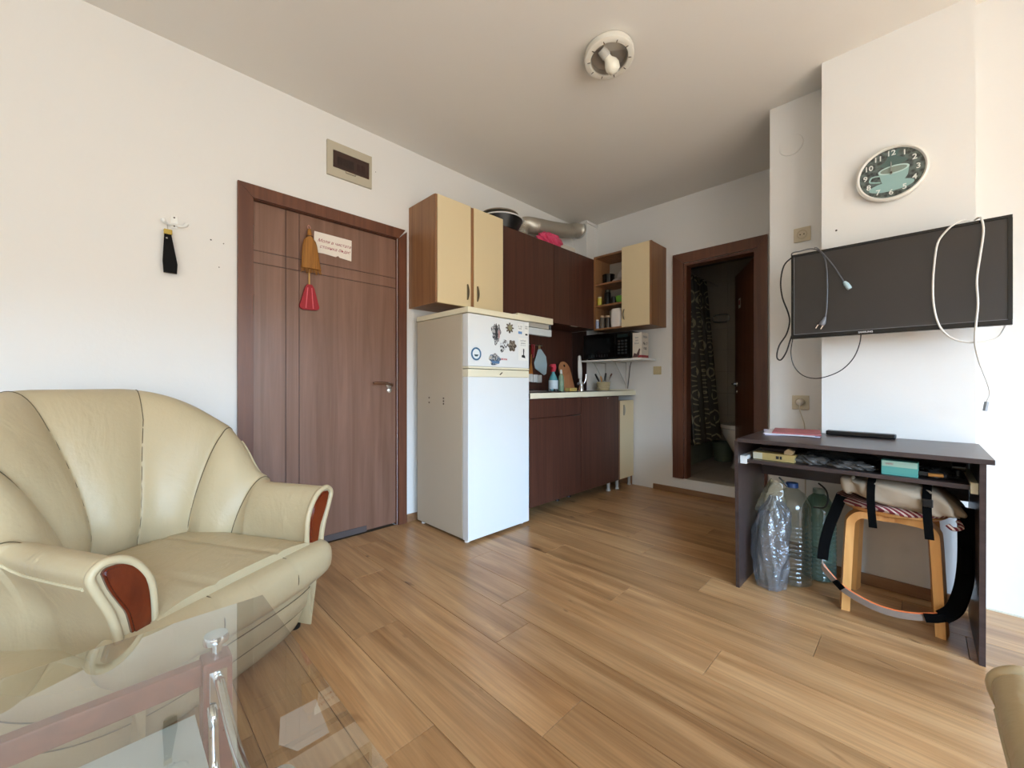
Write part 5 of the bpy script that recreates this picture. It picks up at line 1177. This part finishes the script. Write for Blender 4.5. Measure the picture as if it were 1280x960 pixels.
# ---- stool with rolled bag
so = thing('bentwood_stool', 'light bentwood stool with striped cushion edge under the desk', 'stool', (-.085, 2.43, 0))
def bent(x, y, tx, ty):
    """leg whose head bends over towards the seat centre (tx, ty)"""
    d_ = Vector((tx-x, ty-y, 0)).normalized(); p0 = Vector((x, y, 0))
    P_ = [p0, p0+d_*.008+Vector((0, 0, .20)), p0+d_*.016+Vector((0, 0, .37)), p0+d_*.022+Vector((0, 0, .405)), p0+d_*.045+Vector((0, 0, .428)), p0+d_*.08+Vector((0, 0, .432)), p0+d_*.16+Vector((0, 0, .432))]
    side = d_.cross(Vector((0, 0, 1))); return ribbon(bmesh.new(), P_, side, .056, .030)
for x, y in ((-.235, 2.335), (.065, 2.345), (-.225, 2.60), (.06, 2.60)):
    obj('leg', bent(x, y, -.085, y+(.03 if y < 2.5 else -.03)), pineM, so)
obj('seat', Lt([(0, 0), (.165, 0), (.172, .006), (.172, .018), (.165, .022), (0, .022)], (-.085, 2.46, .4475), n=40), pineM, so)
sm_ = bpy.data.materials.new('striped_cloth'); sm_.use_nodes = True; t = sm_.node_tree; p = t.nodes['Principled BSDF']
c = t.nodes.new('ShaderNodeTexCoord'); w_ = t.nodes.new('ShaderNodeTexWave'); w_.inputs['Scale'].default_value = 24; w_.inputs['Distortion'].default_value = .6; w_.bands_direction = 'DIAGONAL'
t.links.new(c.outputs['Object'], w_.inputs['Vector']); r = t.nodes.new('ShaderNodeValToRGB'); r.color_ramp.interpolation = 'CONSTANT'
r.color_ramp.elements[0].color = rgb('c9b3a6'); r.color_ramp.elements[1].color = rgb('74202a'); r.color_ramp.elements[1].position = .38
t.links.new(w_.outputs['Fac'], r.inputs[0]); t.links.new(r.outputs[0], p.inputs['Base Color']); p.inputs['Roughness'].default_value = .9
cush = thing('striped_cushion', 'red and white striped cushion on the bentwood stool', 'cushion', (-.085, 2.43, .47))
bm = bmesh.new(); rows = []
for hh, s_ in ((0, .90), (.006, .98), (.012, 1.0), (.020, .97), (.026, .88)):
    rows.append([(-.080+.198*s_*(1+.03*math.sin(5*a))*math.cos(a), 2.44+.20*s_*math.sin(a), .4705+hh+.012*math.cos(a+.4)*0+.006*math.sin(6*a)*(s_ > .95)) for a in [2*PI*k/48 for k in range(48)]])
V = grid(bm, rows, True); bm.faces.new(V[0][::-1]); bm.faces.new(V[-1]); bmesh.ops.recalc_face_normals(bm, faces=bm.faces[:])
obj('cover', bm, sm_, cush, smooth=True)
tie = obj('tie', T([(.105, 2.30, .475), (.112, 2.27, .46), (.09, 2.25, .455), (.075, 2.25, .468)], .008, 6, 4), sm_, cush)
bgk = thing('folded_backpack', 'folded beige backpack with black straps lying on the stool', 'backpack', (-.07, 2.42, .50))
bm = bmesh.new(); bmesh.ops.create_icosphere(bm, subdivisions=5, radius=1)
for v in bm.verts:
    n_ = v.co.copy(); e_ = .55
    q = Vector([math.copysign(abs(a)**e_, a) for a in n_]); w_2 = 1+.035*math.sin(n_.x*14+n_.z*5)+.03*math.sin(n_.y*11+n_.x*6)
    top = .048+.012*math.sin(n_.x*4+1)+(.016 if n_.x < -.6 else 0)-(.012*max(0, n_.x))
    v.co = Vector((q.x*.190*w_2, q.y*.155*w_2, q.z*top+.0))
for v in bm.verts:
    if v.co.x > .08: v.co.z -= 1.6*(v.co.x-.08)**2*6*.25; v.co.y *= 1+.1
for v in bm.verts:                                       # pinched roll at the left end
    f_ = math.exp(-((v.co.x+.13)/.012)**2); v.co.y *= 1-.05*f_; v.co.z *= 1-.08*f_
bm.transform(Matrix.Translation((-.062, 2.395, .545)) @ Matrix.Rotation(.10, 4, 'Y'))
obj('bag', bm, mat('bag_canvas', 'a3927c', .85, bump=.8, bscale=35, var=.12, vscale=8), bgk, smooth=True)
for x, zt_, zb in ((-.140, .585, .41), (.022, .575, .405)):
    obj('strap', ribbon(bmesh.new(), [(x, 2.34, zt_+.028), (x, 2.27, zt_+.012), (x-.001, 2.233, zt_-.02), (x, 2.222, zt_-.08), (x+.006, 2.225, zb)], (1, 0, 0), .026, .004), fabB, bgk)
obj('buckle', B(.008, .038, 2.212, 2.224, .53, .56, bev=.003), blackM, bgk)
wsh = lambda pts: [(a, b, c_) for a, b, c_ in pts]
obj('shoulder_strap', ribbon(bmesh.new(), wsh([(-.245, 2.33, .50), (-.265, 2.30, .43), (-.285, 2.28, .36), (-.300, 2.27, .28), (-.306, 2.268, .215)]), (.75, .3, .2), .040, .007), fabB, bgk)
obj('shoulder_strap', ribbon(bmesh.new(), [(.128, 2.36, .52), (.130, 2.36, .40), (.128, 2.35, .30), (.118, 2.33, .21), (.095, 2.29, .14), (.062, 2.27, .105)], (.8, -.5, 0), .050, .012), fabB, bgk)
obj('strap_pocket', B(.112, .142, 2.32, 2.345, .27, .37, bev=.006), fabB, bgk)
bp = [(-.306, 2.268, .215), (-.301, 2.266, .180), (-.276, 2.262, .150), (-.234, 2.258, .112), (-.178, 2.255, .087), (-.127, 2.255, .073), (-.067, 2.258, .070), (-.009, 2.262, .080), (.05, 2.268, .100)]
obj('waist_band', ribbon(bmesh.new(), bp, (0, -.35, 1), .030, .005), mat('band_grey', '8f7f72', .8, var=.2, vscale=30), bgk)
obj('orange_edge', ribbon(bmesh.new(), [(a, b-.004+(.0), c_+.016) for a, b, c_ in bp[1:]], (0, -.3, 1), .006, .004), mat('edge_orange', 'e0763f', .6), bgk)
obj('band_tab', ribbon(bmesh.new(), [(a, b-.0045, c_) for a, b, c_ in ((-.262, 2.262, .139), (-.248, 2.261, .125), (-.234, 2.259, .112))], (0, -.35, 1), .032, .004), fabB, bgk)
obj('band_tab', ribbon(bmesh.new(), [(.015, 2.260, .087), (.045, 2.262, .096), (.072, 2.268, .11)], (0, -.35, 1), .036, .008), fabB, bgk)
